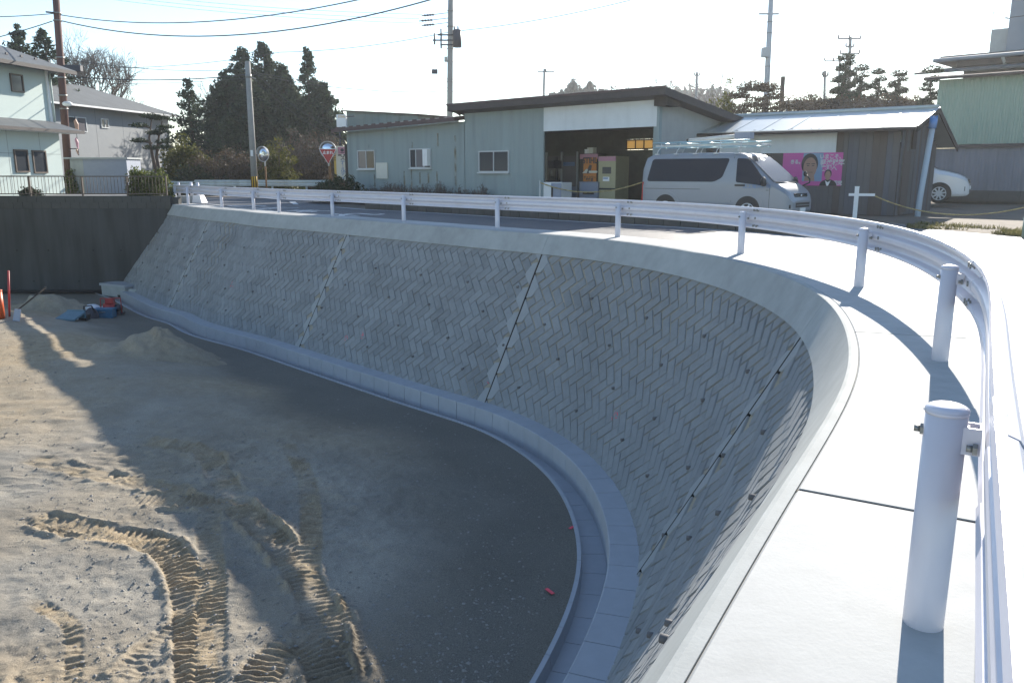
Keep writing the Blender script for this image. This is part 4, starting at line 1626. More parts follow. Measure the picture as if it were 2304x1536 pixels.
# round bare bushes along the wall
for i, u in enumerate((843, 869, 893, 921, 953, 993, 1038, 1082)):
    x, _ = WF.pix(u, 435, .55)
    p = wl(x, -.55, .12)
    lab = ['bare round bush beside the dark clipped dome', 'bare round bush below the notice board', 'bare round bush between notice board and middle window', 'small bare bush left of the middle window',
           'bare round bush under the middle window', 'small bare bush right of the middle window', 'bare round bush under the step of the roof', 'bare round bush below the wide right window'][i]
    thicket('bare_bush', lab, p[0], p[1], p[2], .45, .45, .72 + .1 * (i % 3), 100 + i, 60, 0, group='bare bushes along the workshop wall')
for i, (u, v, rx, rz, Y) in enumerate(((742, 437, .95, .72, 36.5), (768, 437, 1.15, .95, 36.0))):
    p = at(u, v, Y)
    bush('clipped_bush', ('smaller dark clipped bush at the road corner', 'larger dark clipped dome beside the sign board')[i], p.x, Y, .1, rx, rx, rz, M['lf_dark'], 60 + i, n=150, per=34, size=.05, cr=.14, shell=.82, group='dark clipped bushes')

# ------------------------------------------------------------------ wooden shed with posters
SC = onz(2011, 487)
SR = R(-40)
SF = Fac((SC.x, SC.y), SR)
xl = SF.pix(1545, 330)[0]
sh = thing('wooden_shed', 'old dark board shed with a pale metal gable roof', 'shed', (SC.x, SC.y, 0), SR)
ze, zr_, zb_ = 2.75, 3.22, 2.30
DS = 4.2
xr0, xr1 = SF.pix(1885, 300)[0], SF.pix(1622, 300)[0]
# vertical boards: front right part, below panel, gable
def boards(x0, x1, z0, ztop, face='front', n_w=.18):
    x = x0
    while x < x1 - .02:
        wd_ = min(n_w * rr.uniform(.8, 1.25), x1 - x)
        zt = (ztop(x + wd_ / 2) if callable(ztop) else ztop)
        pr = rr.uniform(0, .018)
        mb = MB()
        if face == 'front':
            mb.box(x + .003, x + wd_ - .004, -.02 - pr, .0, z0, zt)
        else:
            mb.box(.0, .02 + pr, x + .003, x + wd_ - .004, z0, zt)
        mb.build('board', M[rr.choice(['wood', 'wood', 'wood_b', 'wood_r'])], sh)
        x += wd_


def gz_(y):
    return ze + (zr_ - ze) * y / 1.7 if y < 1.7 else zr_ + (zb_ - zr_) * (y - 1.7) / (DS - 1.7)


boards(xr0, 0, .02, ze - .06)
boards(0.03, DS, .02, lambda y: gz_(y) - .08, 'side')
zpan = SF.pix(1750, 345)[1]
boards(xl + .0, xr0 - .004, .02, zpan - .01)
boards(xl, xr1 - .004, zpan, ze - .06)
MB().box(xr1, xr0 - .006, -.045, -.0, zpan, ze - .06).build('pale_panel', M['white_panel'], sh)
mb = MB()
mb.box(xl + .02, -.02, .002, DS - .02, .0, 2.2)
mb.build('frame', M['wood_d'], sh)
mb = MB()
for k in range(9):
    mb.box(-.1 - .62 * k, -.02 - .62 * k, -.5, .02, ze - .2, ze - .08)
mb.build('rafter', M['wood_d'], sh)
ov, ox = .62, .55
xe_ = SF.pix(1533, 287, .62)[0]
def roof_half(y0, z0, y1, z1, m, nm):
    mb = MB()
    th = .05
    mb.hexa([(xe_, y0, z0), (ox, y0, z0), (ox, y1, z1), (xe_, y1, z1), (xe_, y0, z0 + th), (ox, y0, z0 + th), (ox, y1, z1 + th), (xe_, y1, z1 + th)])
    n = int((ox - xe_) / .45)
    for k in range(n + 1):
        x = xe_ + k * (ox - xe_) / n
        if k % 2 == 0:
            mb.hexa([(x, y0, z0 + th), (x + .04, y0, z0 + th), (x + .04, y1, z1 + th), (x, y1, z1 + th), (x, y0, z0 + th + .012), (x + .04, y0, z0 + th + .012), (x + .04, y1, z1 + th + .012), (x, y1, z1 + th + .012)])
    return mb.build(nm, m, sh)


sl = (zr_ - ze) / 1.7
roof_half(-ov, ze - ov * sl, 1.7, zr_, M['roof_metal'], 'front_roof')
slb = (zb_ - zr_) / (DS - 1.7)
roof_half(1.702, zr_, DS + .5, zb_ + .5 * slb, M['roof_metal'], 'rear_roof')
mb = MB()
mb.hexa([(ox + .002, -ov, ze - ov * sl - .12), (ox + .04, -ov, ze - ov * sl - .12), (ox + .04, 1.7, zr_ - .12), (ox + .002, 1.7, zr_ - .12),
         (ox + .002, -ov, ze - ov * sl + .06), (ox + .04, -ov, ze - ov * sl + .06), (ox + .04, 1.7, zr_ + .06), (ox + .002, 1.7, zr_ + .06)])
mb.hexa([(ox + .002, 1.702, zr_ - .12), (ox + .04, 1.702, zr_ - .12), (ox + .04, DS + .5, zb_ + .5 * slb - .12), (ox + .002, DS + .5, zb_ + .5 * slb - .12),
         (ox + .002, 1.702, zr_ + .06), (ox + .04, 1.702, zr_ + .06), (ox + .04, DS + .5, zb_ + .5 * slb + .06), (ox + .002, DS + .5, zb_ + .5 * slb + .06)])
mb.build('bargeboard', M['wood_d'], sh)
MB().tube([(xe_, 1.7, zr_ + .08), (ox, 1.7, zr_ + .08)], .07, 6).build('ridge_cap', M['roof_metal'], sh)
MB().tube([(xe_, -ov - .05, ze - ov * sl - .02), (ox, -ov - .05, ze - ov * sl - .02)], .05, 8).build('gutter', M['fascia'], sh)
d_ = MB()
d_.box(.045, .06, .25, 1.05, .1, 1.95)
d_.build('door', M['wood_r'], sh)
mb = MB().box(.062, .10, .95, 1.35, 2.02, 2.6)
mb.build('shutter', M['wood_d'], sh)

# double poster
a, b = SF.pix(1758, 417, .08), SF.pix(1898, 343, .08)
ob = SC + SF.ux * ((a[0] + b[0]) / 2) + SF.n * .075
pp = thing('election_poster', 'wide pink poster with two portraits on the shed wall', 'poster', (ob.x, ob.y, a[1]), SR)
pw, ph = (b[0] - a[0]) / 2, b[1] - a[1]
MB().box(-pw, pw, -.012, .0, 0, ph).build('sheet', M['pink'], pp)
MB().box(-.30 * pw, .36 * pw, -.0155, -.0122, ph * .13, ph * .99).build('blue_panel', M['posterblue'], pp)


def el(mb, cx, cz, rx, rz, y, n=20, a0=0, a1=6.2832, mi=0):
    pts = [(cx + rx * math.cos(a0 + (a1 - a0) * k / n), cz + rz * math.sin(a0 + (a1 - a0) * k / n)) for k in range(n if a1 - a0 > 6.2 else n + 1)]
    mb.prism(pts, (0, y, 0), (1, 0, 0), (0, 0, 1), 0, .003, mi)


Y0 = -.0160
mb = MB(); el(mb, -.02 * pw - .05, ph * .66, .27, .33, Y0); mb.build('printed_hair', M['hair'], pp)
mb = MB(); el(mb, -.02 * pw - .03, ph * .55, .215, .32, Y0 - .004); mb.prism([(-.17, .0), (.17, 0), (.13, .3), (-.13, .3)], (-.05, Y0 - .0035, ph * .14), (1, 0, 0), (0, 0, 1), 0, .003); mb.build('printed_face', M['skin'], pp)
for sx in (-.115, .05):
    mb = MB()
    el(mb, sx, ph * .61, .045, .014, Y0 - .0078, 10)
    mb.build('printed_eye', M['hair'], pp)
    MB().box(sx - .06, sx + .06, Y0 - .0108, Y0 - .0078, ph * .655, ph * .675).build('printed_brow', M['hair'], pp)
MB().box(-.105, .045, Y0 - .0108, Y0 - .0078, ph * .40, ph * .415).build('printed_mouth', M['hair'], pp)
sx = pw * .58
mb = MB(); el(mb, sx - .02, ph * .36, .115, .14, Y0); el(mb, sx, ph * .0 + .002, .27, .20, Y0, 16, 0, math.pi); mb.build('printed_suit', M['hair'], pp)
mb = MB(); el(mb, sx - .02, ph * .31, .09, .145, Y0 - .004); mb.build('printed_face', M['skin'], pp)
mb = MB(); mb.prism([(-.09, .17), (-.03, .0), (.02, 0), (.09, .17), (0, .11)], (sx - .01, Y0 - .0078, 0.0), (1, 0, 0), (0, 0, 1), 0, .003); mb.build('printed_shirt', M['white'], pp)
for txt, cx, cz, sz in (('いまこそ、', .64, .87, .165), ('軽減税率', .67, .69, .205), ('実現へ', .58, .52, .18), ('公明党', .82, .08, .15), ('きる。', -.52, .72, .15)):
    text_obj('lettering', txt, sz, M['lettering'], pp, frame_m((cx * pw, Y0, cz * ph), (1, 0, 0), (0, 0, 1)), .002, .92, .006)

# ------------------------------------------------------------------ cars
def car_body(stations, wfun, name, m, parent, nside=9):
    """loft: stations [(x, zbottom, ztop, plan half width)], wfun(z) = share of half width at height z"""
    rings = []
    for x, zb, zt, hw_ in stations:
        half = []
        for k in range(nside):
            f = k / (nside - 1)
            z = zb + (zt - zb) * f
            half.append((hw_ * wfun(z), z))
        half[0] = (half[0][0] * .96, zb)
        e = half[-1]
        r_ = min(.09, (zt - zb) * .25)
        half[-1] = (e[0] - .015, zt - r_)
        half.append((e[0] - .05, zt - r_ * .35))
        half.append((e[0] - .16, zt - .005))
        half.append((0.001, zt + .012))
        ring = [(x, -y, z) for y, z in half] + [(x, y, z) for y, z in reversed(half)]
        rings.append(ring)
    k = len(rings[0])
    vs = [p for r in rings for p in r]
    fs = []
    for i in range(len(rings) - 1):
        for j in range(k):
            j2 = (j + 1) % k
            fs.append((i * k + j, (i + 1) * k + j, (i + 1) * k + j2, i * k + j2))
    mb = MB()
    mb.add(vs, fs, 0, True)
    mb.add(rings[0], [tuple(range(k))], 0, False)
    mb.add(rings[-1], [tuple(reversed(range(k)))], 0, False)
    return mb.build(name, m, parent)


def side_panel(pts, yfun, off, m, name, parent, sgn=-1, th=.004):
    """panel lying on the flank: pts [(x, z)]"""
    k = len(pts)
    vs = [(x, sgn * (yfun(x, z) + off), z) for x, z in pts] + [(x, sgn * (yfun(x, z) - .02), z) for x, z in pts]
    order = list(range(k))
    ar = sum(pts[i][0] * pts[(i + 1) % k][1] - pts[(i + 1) % k][0] * pts[i][1] for i in range(k))
    f0 = tuple(order) if (ar > 0) == (sgn < 0) else tuple(reversed(order))
    mb = MB()
    mb.add(vs, [f0] + [(i, (i + 1) % k, k + (i + 1) % k, k + i) for i in range(k)])
    return mb.build(name, m, parent)


def rounded(pts, r=.06, n=4):
    out = []
    k = len(pts)
    for i in range(k):
        p, a, b = Vector(pts[i]), Vector(pts[i - 1]), Vector(pts[(i + 1) % k])
        u, v = (a - p), (b - p)
        ru = min(r, u.length * .4, v.length * .4)
        p0, p1 = p + u.normalized() * ru, p + v.normalized() * ru
        for j in range(n + 1):
            t = j / n
            out.append(tuple((1 - t) ** 2 * p0 + 2 * t * (1 - t) * p + t * t * p1))
    return out


def wheel(parent, x, y, r, wdt, sgn, spokes=5, rimm='chrome', sx=1):
    mb = MB()
    mb.tube([(x, y - wdt / 2, r), (x, y - wdt / 2 + .02, r), (x, y + wdt / 2 - .02, r), (x, y + wdt / 2, r)], [r - .03, r, r, r - .03], 28)
    w_ = mb.build('wheel', M['tyre'], parent)
    yo = y + sgn * (wdt / 2 + .002)
    mb = MB()
    mb.tube([(x, yo - sgn * .03, r), (x, yo + sgn * .004, r)], [r * .66, r * .64], 24)
    mb.build('wheel_well', M['trim'], w_)
    mb = MB()
    for k in range(spokes):
        a = 2 * math.pi * k / spokes + .2
        d = Vector((math.cos(a), 0, math.sin(a)))
        n = Vector((-math.sin(a), 0, math.cos(a)))
        c = Vector((x, yo + sgn * .006, r))
        mb.hexa([c + n * .03 + d * .04, c - n * .03 + d * .04, c - n * .022 + d * r * .63, c + n * .022 + d * r * .63] + [q + Vector((0, sgn * .015, 0)) for q in (c + n * .03 + d * .04, c - n * .03 + d * .04, c - n * .022 + d * r * .63, c + n * .022 + d * r * .63)])
    for k in range(24):
        a0, a1 = 2 * math.pi * k / 24, 2 * math.pi * (k + 1) / 24
        q = [(x + rr_ * math.cos(a), yo + sgn * yy, r + rr_ * math.sin(a)) for a in (a0, a1) for rr_ in (r * .60, r * .67) for yy in (.006, .02)]
        mb.hexa([q[0], q[2], q[6], q[4], q[1], q[3], q[7], q[5]])
    mb.tube([(x, yo, r), (x, yo + sgn * .025, r)], .055, 12)
    mb.build('rim', M[rimm], w_)
    return w_


def arch(parent, x, y, r, zc, sgn, m, r_in, name='wheel_arch'):
    mb = MB()
    n = 18
    for k in range(n):
        a0, a1 = math.pi * k / n, math.pi * (k + 1) / n
        q = []
        for a in (a0, a1):
            for rr_, yy in ((r_in, .0), (r_in, .012), (r, .012), (r, .0)):
                q.append((x + rr_ * math.cos(a), y + sgn * yy, zc + rr_ * math.sin(a)))
        mb.add(q, [(1, 2, 6, 5), (0, 1, 5, 4), (2, 3, 7, 6)])
    mb.build(name, m, parent)
    mb = MB()
    pts = [(x + r_in * math.cos(math.pi * k / n), zc + r_in * math.sin(math.pi * k / n)) for k in range(n + 1)] + [(x - r_in, .2), (x + r_in, .2)]
    mb.prism(pts if sgn < 0 else pts[::-1], (0, y + sgn * .003, 0), (1, 0, 0), (0, 0, 1), -.01, .003)
    mb.build('wheel_housing', M['trim'], parent)


# silver van
vr = Vector((3.83, 24.5, .0))
van = thing('silver_van', 'silver delivery van with a loaded roof rack before the shed', 'van', vr, R(-42))
# local frame: x forward from the rear bumper, right flank (towards the wall) at y = 0
VW = 1.69
HW = VW / 2


def vwf(z):
    return 1.0 if z < 1.02 else 1.0 - .135 * ((z - 1.02) / .86) ** 1.25


van.location = vr + Vector((math.sin(R(42)) * HW, math.cos(R(42)) * HW, 0))
vst = [(0, .42, 1.10, .74), (.02, .36, 1.55, .80), (.10, .32, 1.82, .825), (.25, .28, 1.885, .84), (1.0, .26, 1.93, .845), (2.2, .26, 1.93, .845), (2.95, .26, 1.91, .845), (3.2, .26, 1.86, .845),
       (3.4, .26, 1.72, .845), (3.65, .26, 1.51, .845), (3.9, .26, 1.29, .842), (4.12, .26, 1.10, .83), (4.28, .26, 1.0, .81), (4.42, .26, .90, .775), (4.50, .27, .80, .73), (4.56, .30, .66, .66), (4.60, .34, .60, .58)]
van.scale = (1.0, .99, .965)
car_body(vst, vwf, 'body', M['silver'], van, 12)
vy = lambda x, z: HW * vwf(z) if x < 3.9 else np.interp(x, [v[0] for v in vst], [v[3] for v in vst]) * vwf(z)
for sg in (-1, 1):
    side_panel(rounded([(.20, 1.10), (2.38, 1.10), (2.62, 1.22), (2.80, 1.76), (.34, 1.76)], .09), vy, .006, M['glass_v'], 'side_window', van, sg)
    side_panel(rounded([(3.05, 1.10), (3.93, 1.00), (3.92, 1.10), (3.36, 1.74), (3.02, 1.76)], .05), vy, .016, M['glass_v'], 'door_window', van, sg)
    side_panel([(.14, .88), (4.0, .88), (4.0, .892), (.14, .892)], vy, .004, M['trim'], 'crease', van, sg)
    side_panel([(2.92, .55), (2.928, .55), (2.928, 1.80), (2.92, 1.80)], vy, .004, M['trim'], 'door_gap', van, sg)
    side_panel([(4.02, .35), (4.028, .35), (4.028, 1.02), (4.02, 1.02)], vy, .004, M['trim'], 'door_gap', van, sg)
    side_panel(rounded([(3.02, .985), (3.32, .985), (3.32, 1.04), (3.02, 1.04)], .02, 3), vy, .014, M['trim'], 'door_handle', van, sg)
    side_panel([(.0, .45), (.06, .45), (.09, 1.08), (.03, 1.08)], lambda x, z: .80, .012, M['lamp_r'], 'tail_light', van, sg)
    for xw in (.86, 3.42):
        arch(van, xw, sg * HW, .46, .36, sg, M['silver'], .36)
        wheel(van, xw, sg * (HW - .11), .315, .2, sg, 6, 'alu')
text_obj('lettering', '社工電井櫻㈲', .135, M['bluetext'], van, frame_m((3.66, -(HW + .007), .985), (1, 0, 0), (0, 0, 1)), .002, 1.0, .002)
# windscreen, nose details
def front_x(z):
    zz = [v[2] for v in vst[6:]][::-1]
    xx = [v[0] for v in vst[6:]][::-1]
    return float(np.interp(z, zz, xx))


mb = MB()
rows = []
for k in range(6):
    z = 1.10 + (1.80 - 1.10) * k / 5
    hwz = .80 * vwf(z) - .035
    rows.append([(front_x(z + .015) + .012, y, z + .02) for y in np.linspace(-hwz, hwz, 7)])
vs = [p for r_ in rows for p in r_]
mb.add(vs, [(i * 7 + j, i * 7 + j + 1, (i + 1) * 7 + j + 1, (i + 1) * 7 + j) for i in range(5) for j in range(6)], 0, True)
vb = [(x - .02, y, z - .02) for x, y, z in vs]
mb.add(vb, [(i * 7 + j, (i + 1) * 7 + j, (i + 1) * 7 + j + 1, i * 7 + j + 1) for i in range(5) for j in range(6)], 0, True)
mb.build('windscreen', M['glass_v'], van)
mb = MB()
mb.box(4.10, 4.16, -.70, .70, 1.075, 1.105)
mb.build('wiper_cowl', M['trim'], van)
for sg in (-1, 1):
    mb = MB()
    mb.hexa([(4.30, sg * .79, .66), (4.53, sg * .50, .66), (4.40, sg * .40, .66), (4.2, sg * .7, .66), (4.26, sg * .81, .86), (4.48, sg * .55, .84), (4.3, sg * .4, .84), (4.2, sg * .7, .84)] if sg < 0 else
            [(4.53, .50, .66), (4.30, .79, .66), (4.2, .7, .66), (4.40, .40, .66), (4.48, .55, .84), (4.26, .81, .86), (4.2, .7, .84), (4.3, .4, .84)])
    hl = mb.build('headlight', M['lamp'], van)
    MB().ball((4.44, sg * .62, .75), .06, .07, .06, 10, 6).build('bulb', M['chrome'], hl)
    mb = MB()
    mb.ball((3.92, sg * 1.03, 1.12), .07, .11, .13, 12, 8, 0, -1)
    mb.tube([(3.90, sg * .80, 1.02), (3.92, sg * .98, 1.06)], .025, 6)
    mb.build('wing_mirror', M['trim'], van)
    MB().box(4.50, 4.56, sg * .62 - .08, sg * .62 + .08, .40, .50).build('fog_lamp', M['trim'], van)
mb = MB()
mb.box(4.44, 4.545, -.40, .40, .67, .80)
gr = mb.build('grille', M['trim'], van)
MB().box(4.545, 4.565, -.38, .38, .715, .745).ball((4.565, 0, .735), .012, .07, .045, 12, 6, 0, -1).build('badge_bar', M['chrome'], gr)
mb = MB()
mb.box(4.52, 4.612, -.44, .44, .42, .55)
lg = mb.build('lower_grille', M['trim'], van)
MB().box(4.613, 4.62, -.42, .42, .475, .49).build('grille_bar', M['silver'], lg)
MB().box(4.60, 4.628, -.165, .165, .30, .405).build('number_plate', M['white'], van)
MB().box(-.06, .10, -.78, .78, .30, .48).build('rear_bumper', M['silver'], van)
mb = MB().tube([(4.30, .66, 1.0), (4.40, .86, 1.08), (4.38, .92, 1.18), (4.30, .84, 1.30)], .022, 6)
mb.ball((4.28, .82, 1.33), .05, .07, .08, 10, 6, 0, -1)
mb.build('front_corner_mirror', M['trim'], van)
# roof rack: a carrier bolted to the roof
rk = thing('roof_rack', 'light blue roof rack with uprights on the silver van', 'roof rack', van.location, R(-42))
mb = MB()
for sg in (-1, 1):
    mb.tube([(.25, sg * .66, 2.23), (3.3, sg * .66, 2.26)], .018, 8)
    mb.tube([(.25, sg * .64, 2.10), (3.3, sg * .64, 2.10)], .012, 6)
for x in (.3, 1.05, 1.8, 2.55, 3.25):
    mb.tube([(x, -.66, 2.10), (x, .66, 2.10)], .014, 6)
    mb.tube([(x, -.66, 2.23), (x, .66, 2.23)], .012, 6)
mb.build('rail', M['ladder_b'], rk)
for x in (.45, 1.08, 1.71, 2.34, 2.97):
    for sg in (-1, 1):
        mb = MB()
        mb.tube([(x, sg * .72, 1.90), (x + .02, sg * .70, 2.0), (x + .09, sg * .67, 2.09), (x + .09, sg * .66, 2.23)], .013, 6)
        mb.box(x - .06, x + .06, sg * .72 - .035, sg * .72 + .035, 1.885, 1.912)
        mb.build('foot', M['alu'], rk)
ld = thing('ladder', 'pale ladder lying flat on the van roof rack', 'ladder', van.location, R(-42))
for yy in (-.40, -.02):
    MB().box(.2, 3.35, yy - .02, yy + .02, 2.12, 2.175).build('stile', M['pale'], ld)
for k in range(9):
    MB().tube([(.4 + k * .33, -.40, 2.148), (.4 + k * .33, -.02, 2.148)], .014, 6).build('rung', M['alu'], ld)
pp_ = thing('pipe_bundle', 'thick pale pipe with dark ends slanting on the van roof rack', 'pipe', van.location, R(-42))
MB().tube([(.95, .15, 2.31), (2.75, .15, 2.42)], .06, 12).build('pipe', M['pale'], pp_)
MB().tube([(.93, .15, 2.309), (.99, .15, 2.313)], .066, 12).build('end_cap', M['trim'], pp_)
MB().box(2.5, 2.95, .02, .30, 2.32, 2.50).build('tool_head', M['greybox'], pp_)
lb = thing('conduit_bundle', 'bundle of thin bright tubes lying on the van roof rack', 'pipe', van.location, R(-42))
for k in range(5):
    MB().tube([(.5 + .1 * k, .32 + .055 * k, 2.14), (3.35, .32 + .055 * k, 2.145)], .022, 8).build('tube', M['chrome' if k % 2 else 'alu'], lb)

for o in (rk, ld, pp_, lb):
    o.scale = van.scale

# white people carrier behind the shed
cx = at(2180, 440, 31.6)
CH = R(-30)
mv = thing('white_car', 'white people carrier nosing out from behind the shed', 'car', (cx.x - 5.38 * math.cos(CH), cx.y - 5.38 * math.sin(CH), .14), CH)
mv.scale = (1.14, 1.14, 1.14)
mst = [(0, .5, 1.0, .72), (.05, .38, 1.45, .80), (.3, .26, 1.74, .845), (1.2, .24, 1.82, .86), (2.3, .24, 1.80, .86), (2.75, .24, 1.70, .86), (3.1, .24, 1.52, .86), (3.5, .24, 1.26, .86), (3.75, .24, 1.10, .855),
       (4.05, .24, 1.04, .84), (4.35, .24, .96, .80), (4.55, .25, .87, .74), (4.66, .27, .76, .66), (4.72, .32, .60, .56)]
mwf = lambda z: 1.0 if z < .95 else 1.0 - .17 * ((z - .95) / .85) ** 1.2
car_body(mst, mwf, 'body', M['carwhite'], mv, 12)
my = lambda x, z: np.interp(x, [v[0] for v in mst], [v[3] for v in mst]) * mwf(z)
mfx = lambda z: float(np.interp(z, [v[2] for v in mst[3:]][::-1], [v[0] for v in mst[3:]][::-1]))
for sg in (-1, 1):
    side_panel(rounded([(.55, 1.02), (2.3, 1.0), (2.3, 1.62), (.75, 1.62)], .08), my, .006, M['glass_v'], 'side_window', mv, sg)
    side_panel(rounded([(2.4, 1.0), (3.45, .98), (2.85, 1.50), (2.4, 1.62)], .05), my, .006, M['glass_v'], 'door_window', mv, sg)
    side_panel([(2.36, .3), (2.368, .3), (2.368, 1.0), (2.36, 1.0)], my, .004, M['trim'], 'door_gap', mv, sg)
    side_panel([(3.52, .4), (3.528, .4), (3.528, 1.0), (3.52, 1.0)], my, .004, M['trim'], 'door_gap', mv, sg)
    for xw in (.9, 3.85):
        arch(mv, xw, sg * .852, .40, .33, sg, M['carwhite'], .37)
        wheel(mv, xw, sg * .75, .33, .21, sg, 9, 'alu')
    mb = MB()
    ps = [(4.02, .82, .80), (4.60, .60, .70), (4.62, .52, .82), (4.20, .74, .96)]
    vv = [(x, sg * (y + .012), z) for x, y, z in ps] + [(x - .12, sg * (y - .12), z) for x, y, z in ps]
    mb.add(vv, [(0, 1, 2, 3) if sg < 0 else (3, 2, 1, 0), (0, 4, 5, 1), (1, 5, 6, 2), (2, 6, 7, 3), (3, 7, 4, 0)])
    hl = mb.build('headlight', M['lamp'], mv)
    for q in range(3):
        MB().ball((4.22 + .13 * q, sg * (.755 - .06 * q), .83 - .025 * q), .04, .05, .04, 8, 5, 0, -1).build('bulb', M['chrome'], hl)
    mb = MB()
    mb.ball((3.35, sg * .98, 1.06), .07, .10, .08, 10, 6, 0, -1)
    mb.tube([(3.3, sg * .82, 1.0), (3.33, sg * .93, 1.03)], .02, 6)
    mb.build('wing_mirror', M['carwhite'], mv)
    mb = MB()
    mb.box(4.45, 4.60, sg * .62 - .10, sg * .62 + .08, .42, .56)
    mb.build('fog_lamp', M['trim'], mv)
mb = MB()
rows = []
for k in range(6):
    z = 1.12 + (1.70 - 1.12) * k / 5
    hwz = .82 * mwf(z) - .03
    rows.append([(mfx(z + .015) + .012, y, z + .02) for y in np.linspace(-hwz, hwz, 7)])
vs = [p for r_ in rows for p in r_]
mb.add(vs, [(i * 7 + j, i * 7 + j + 1, (i + 1) * 7 + j + 1, (i + 1) * 7 + j) for i in range(5) for j in range(6)], 0, True)
mb.build('windscreen', M['glass_v'], mv)
mb = MB()
mb.box(4.50, 4.70, -.50, .50, .64, .78)
gr = mb.build('grille', M['trim'], mv)
MB().box(4.70, 4.715, -.48, .48, .66, .68).box(4.70, 4.715, -.48, .48, .74, .76).ball((4.71, 0, .71), .015, .05, .05, 12, 6, 0, -1).build('chrome_bar', M['chrome'], gr)
MB().box(4.62, 4.73, -.46, .46, .34, .46).build('lower_grille', M['trim'], mv)
MB().box(4.715, 4.745, -.165, .165, .47, .58).build('number_plate', M['white'], mv)

# ------------------------------------------------------------------ pale blue pipe, chain posts, stub post
p0, p1 = onz(2066, 452, 0), None
Yp = 24.9
pb, ptop = at(2070, 445, Yp), at(2101, 268, Yp)
pv = thing('vent_pipe', 'leaning pale blue plastic pipe with a darker socket beside the shed', 'pipe', (pb.x, Yp, 0))
d = (ptop - pb)
base = Vector((pb.x, Yp, 0)) * 0
k0 = -d * (pb.z / d.z)
MB().tube([k0 + Vector((0, 0, 0)), Vector((0, 0, pb.z)), Vector((d.x, 0, pb.z + d.z))], .085, 14).build('pipe', M['pvc'], pv)
MB().tube([Vector((d.x, 0, pb.z + d.z)) - d.normalized() * .28, Vector((d.x, 0, pb.z + d.z)) + d.normalized() * .03], .115, 14).build('socket', M['pvc_d'], pv)
for k in range(6):
    a = k * math.pi / 3
    c = Vector((d.x, 0, pb.z + d.z)) + d.normalized() * .03
    MB().box(-.02, .02, -.02, .02, 0, .06, 0, Matrix.Translation(c + Vector((.09 * math.cos(a), .09 * math.sin(a), 0)))).build('socket_tab', M['pvc_d'], pv)
cpz = onz(1922, 498)
cp_ = thing('chain_post', 'white square post with a crossarm in front of the shed', 'post', (cpz.x, cpz.y, 0), R(-20))
zt = at(1928, 421, cpz.y).z
MB().box(-.055, .055, -.055, .055, 0, zt).build('upright', M['white'], cp_)
MB().box(-.20, .46, -.04, .04, zt - .24, zt - .17).build('crossarm', M['white'], cp_)
MB().box(-.06, .06, -.06, .06, zt + .001, zt + .02).build('cap', M['white'], cp_)
c0 = at(1960, 437, cpz.y - .1)
c1 = at(2420, 430, cpz.y - 3.5)
chain('barrier_rope', 'sagging yellow rope from the crossarm post towards the right edge', c0, c1, .55, 'rope', .017, 90)
sp = onz(2318, 535)
st = thing('stub_post', 'pale green rounded stub post at the right edge of the yard', 'post', (sp.x, sp.y, 0))
zt = at(2318, 478, sp.y).z
MB().tube([(0, 0, 0), (0, 0, zt - .1)], .16, 18).build('post_body', M['tin_green'], st)
MB().ball((0, 0, zt - .1), .16, .16, .1, 18, 6, 0, 0).build('rounded_top', M['tin_green'], st)

# dark bank and grass strip behind the yard
poly_sheet('bank', [tuple(onz(u, v)[:2]) for u, v in ((1880, 497), (2020, 502), (2110, 516), (2304, 532))] + [(40, 12), (60, 30), (20, 34), (9.5, 30)], .0, M['soil'], 'dark earth bank rising behind the yard')
gv, gf = [], []
for (u0, v0, u1, v1, n) in ((2040, 512, 2125, 519, 500), (2125, 517, 2304, 532, 1500), (2235, 520, 2304, 530, 900), (2060, 505, 2300, 521, 500)):
    for k in range(n):
        f = rng.random()
        p = onz(u0 + (u1 - u0) * f, v0 + (v1 - v0) * f + rng.uniform(-3.0, .8))
        if vnoise(np.array([p.x * 1.2]), np.array([p.y * 1.2]), 5)[0] < .35:
            continue
        h_ = rng.uniform(.03, .11)
        a = rng.random() * 6.28
        dx, dy = math.cos(a) * .012, math.sin(a) * .012
        b = len(gv)
        lx, ly = rng.normal(0, .03), rng.normal(0, .03)
        gv += [(p.x - dx, p.y - dy, 0), (p.x + dx, p.y + dy, 0), (p.x + lx + dx * .3, p.y + ly + dy * .3, h_), (p.x + lx - dx * .3, p.y + ly - dy * .3, h_)]
        gf.append((b, b + 1, b + 2, b + 3))
tag(link('grass', np_mesh('grass', gv, gf, M['grass'])), 'thin winter grass along the edge of the yard', kind='stuff')

# ------------------------------------------------------------------ green tin building, its upper house and the tower at the right edge
o = at(2090, 400, 36.0)
GR = R(-44)
GF = Fac((o.x, o.y), GR)
gb = thing('green_building', 'tall building with green corrugated upper wall over bluegrey tin sheets', 'building', (o.x, o.y, 0), GR)
zm, zt = GF.pix(2090, 326)[1], GF.pix(2090, 182)[1]
L_ = 16.0
mb = MB()
corr(mb, 0, L_, zm, zt, 0, .11, .014, .1)
mb.build('upper_wall', M['tin_green'], gb)
mb = MB()
mb.box(0, .1, .11, 7, zm, zt)
mb.build('side_wall', M['tin_green'], gb)
x = .05
while x < L_:
    w_ = .62
    mb = MB()
    corr(mb, x, x + w_ - .008, .55, zm - .16, .12 + rr.uniform(0, .02), .155, .006, .04)
    mb.build('tin_sheet', M['tin_grey'], gb)
    x += w_
x = .05
while x < L_:
    MB().box(x, x + 1.15, .1, .25, .12, .545).build('foundation_block', M['oldblock'], gb)
    x += 1.16
MB().box(-.05, L_, -.06, .2, zm - .15, zm - .02).build('ledge', M['fascia'], gb)
mb = MB()
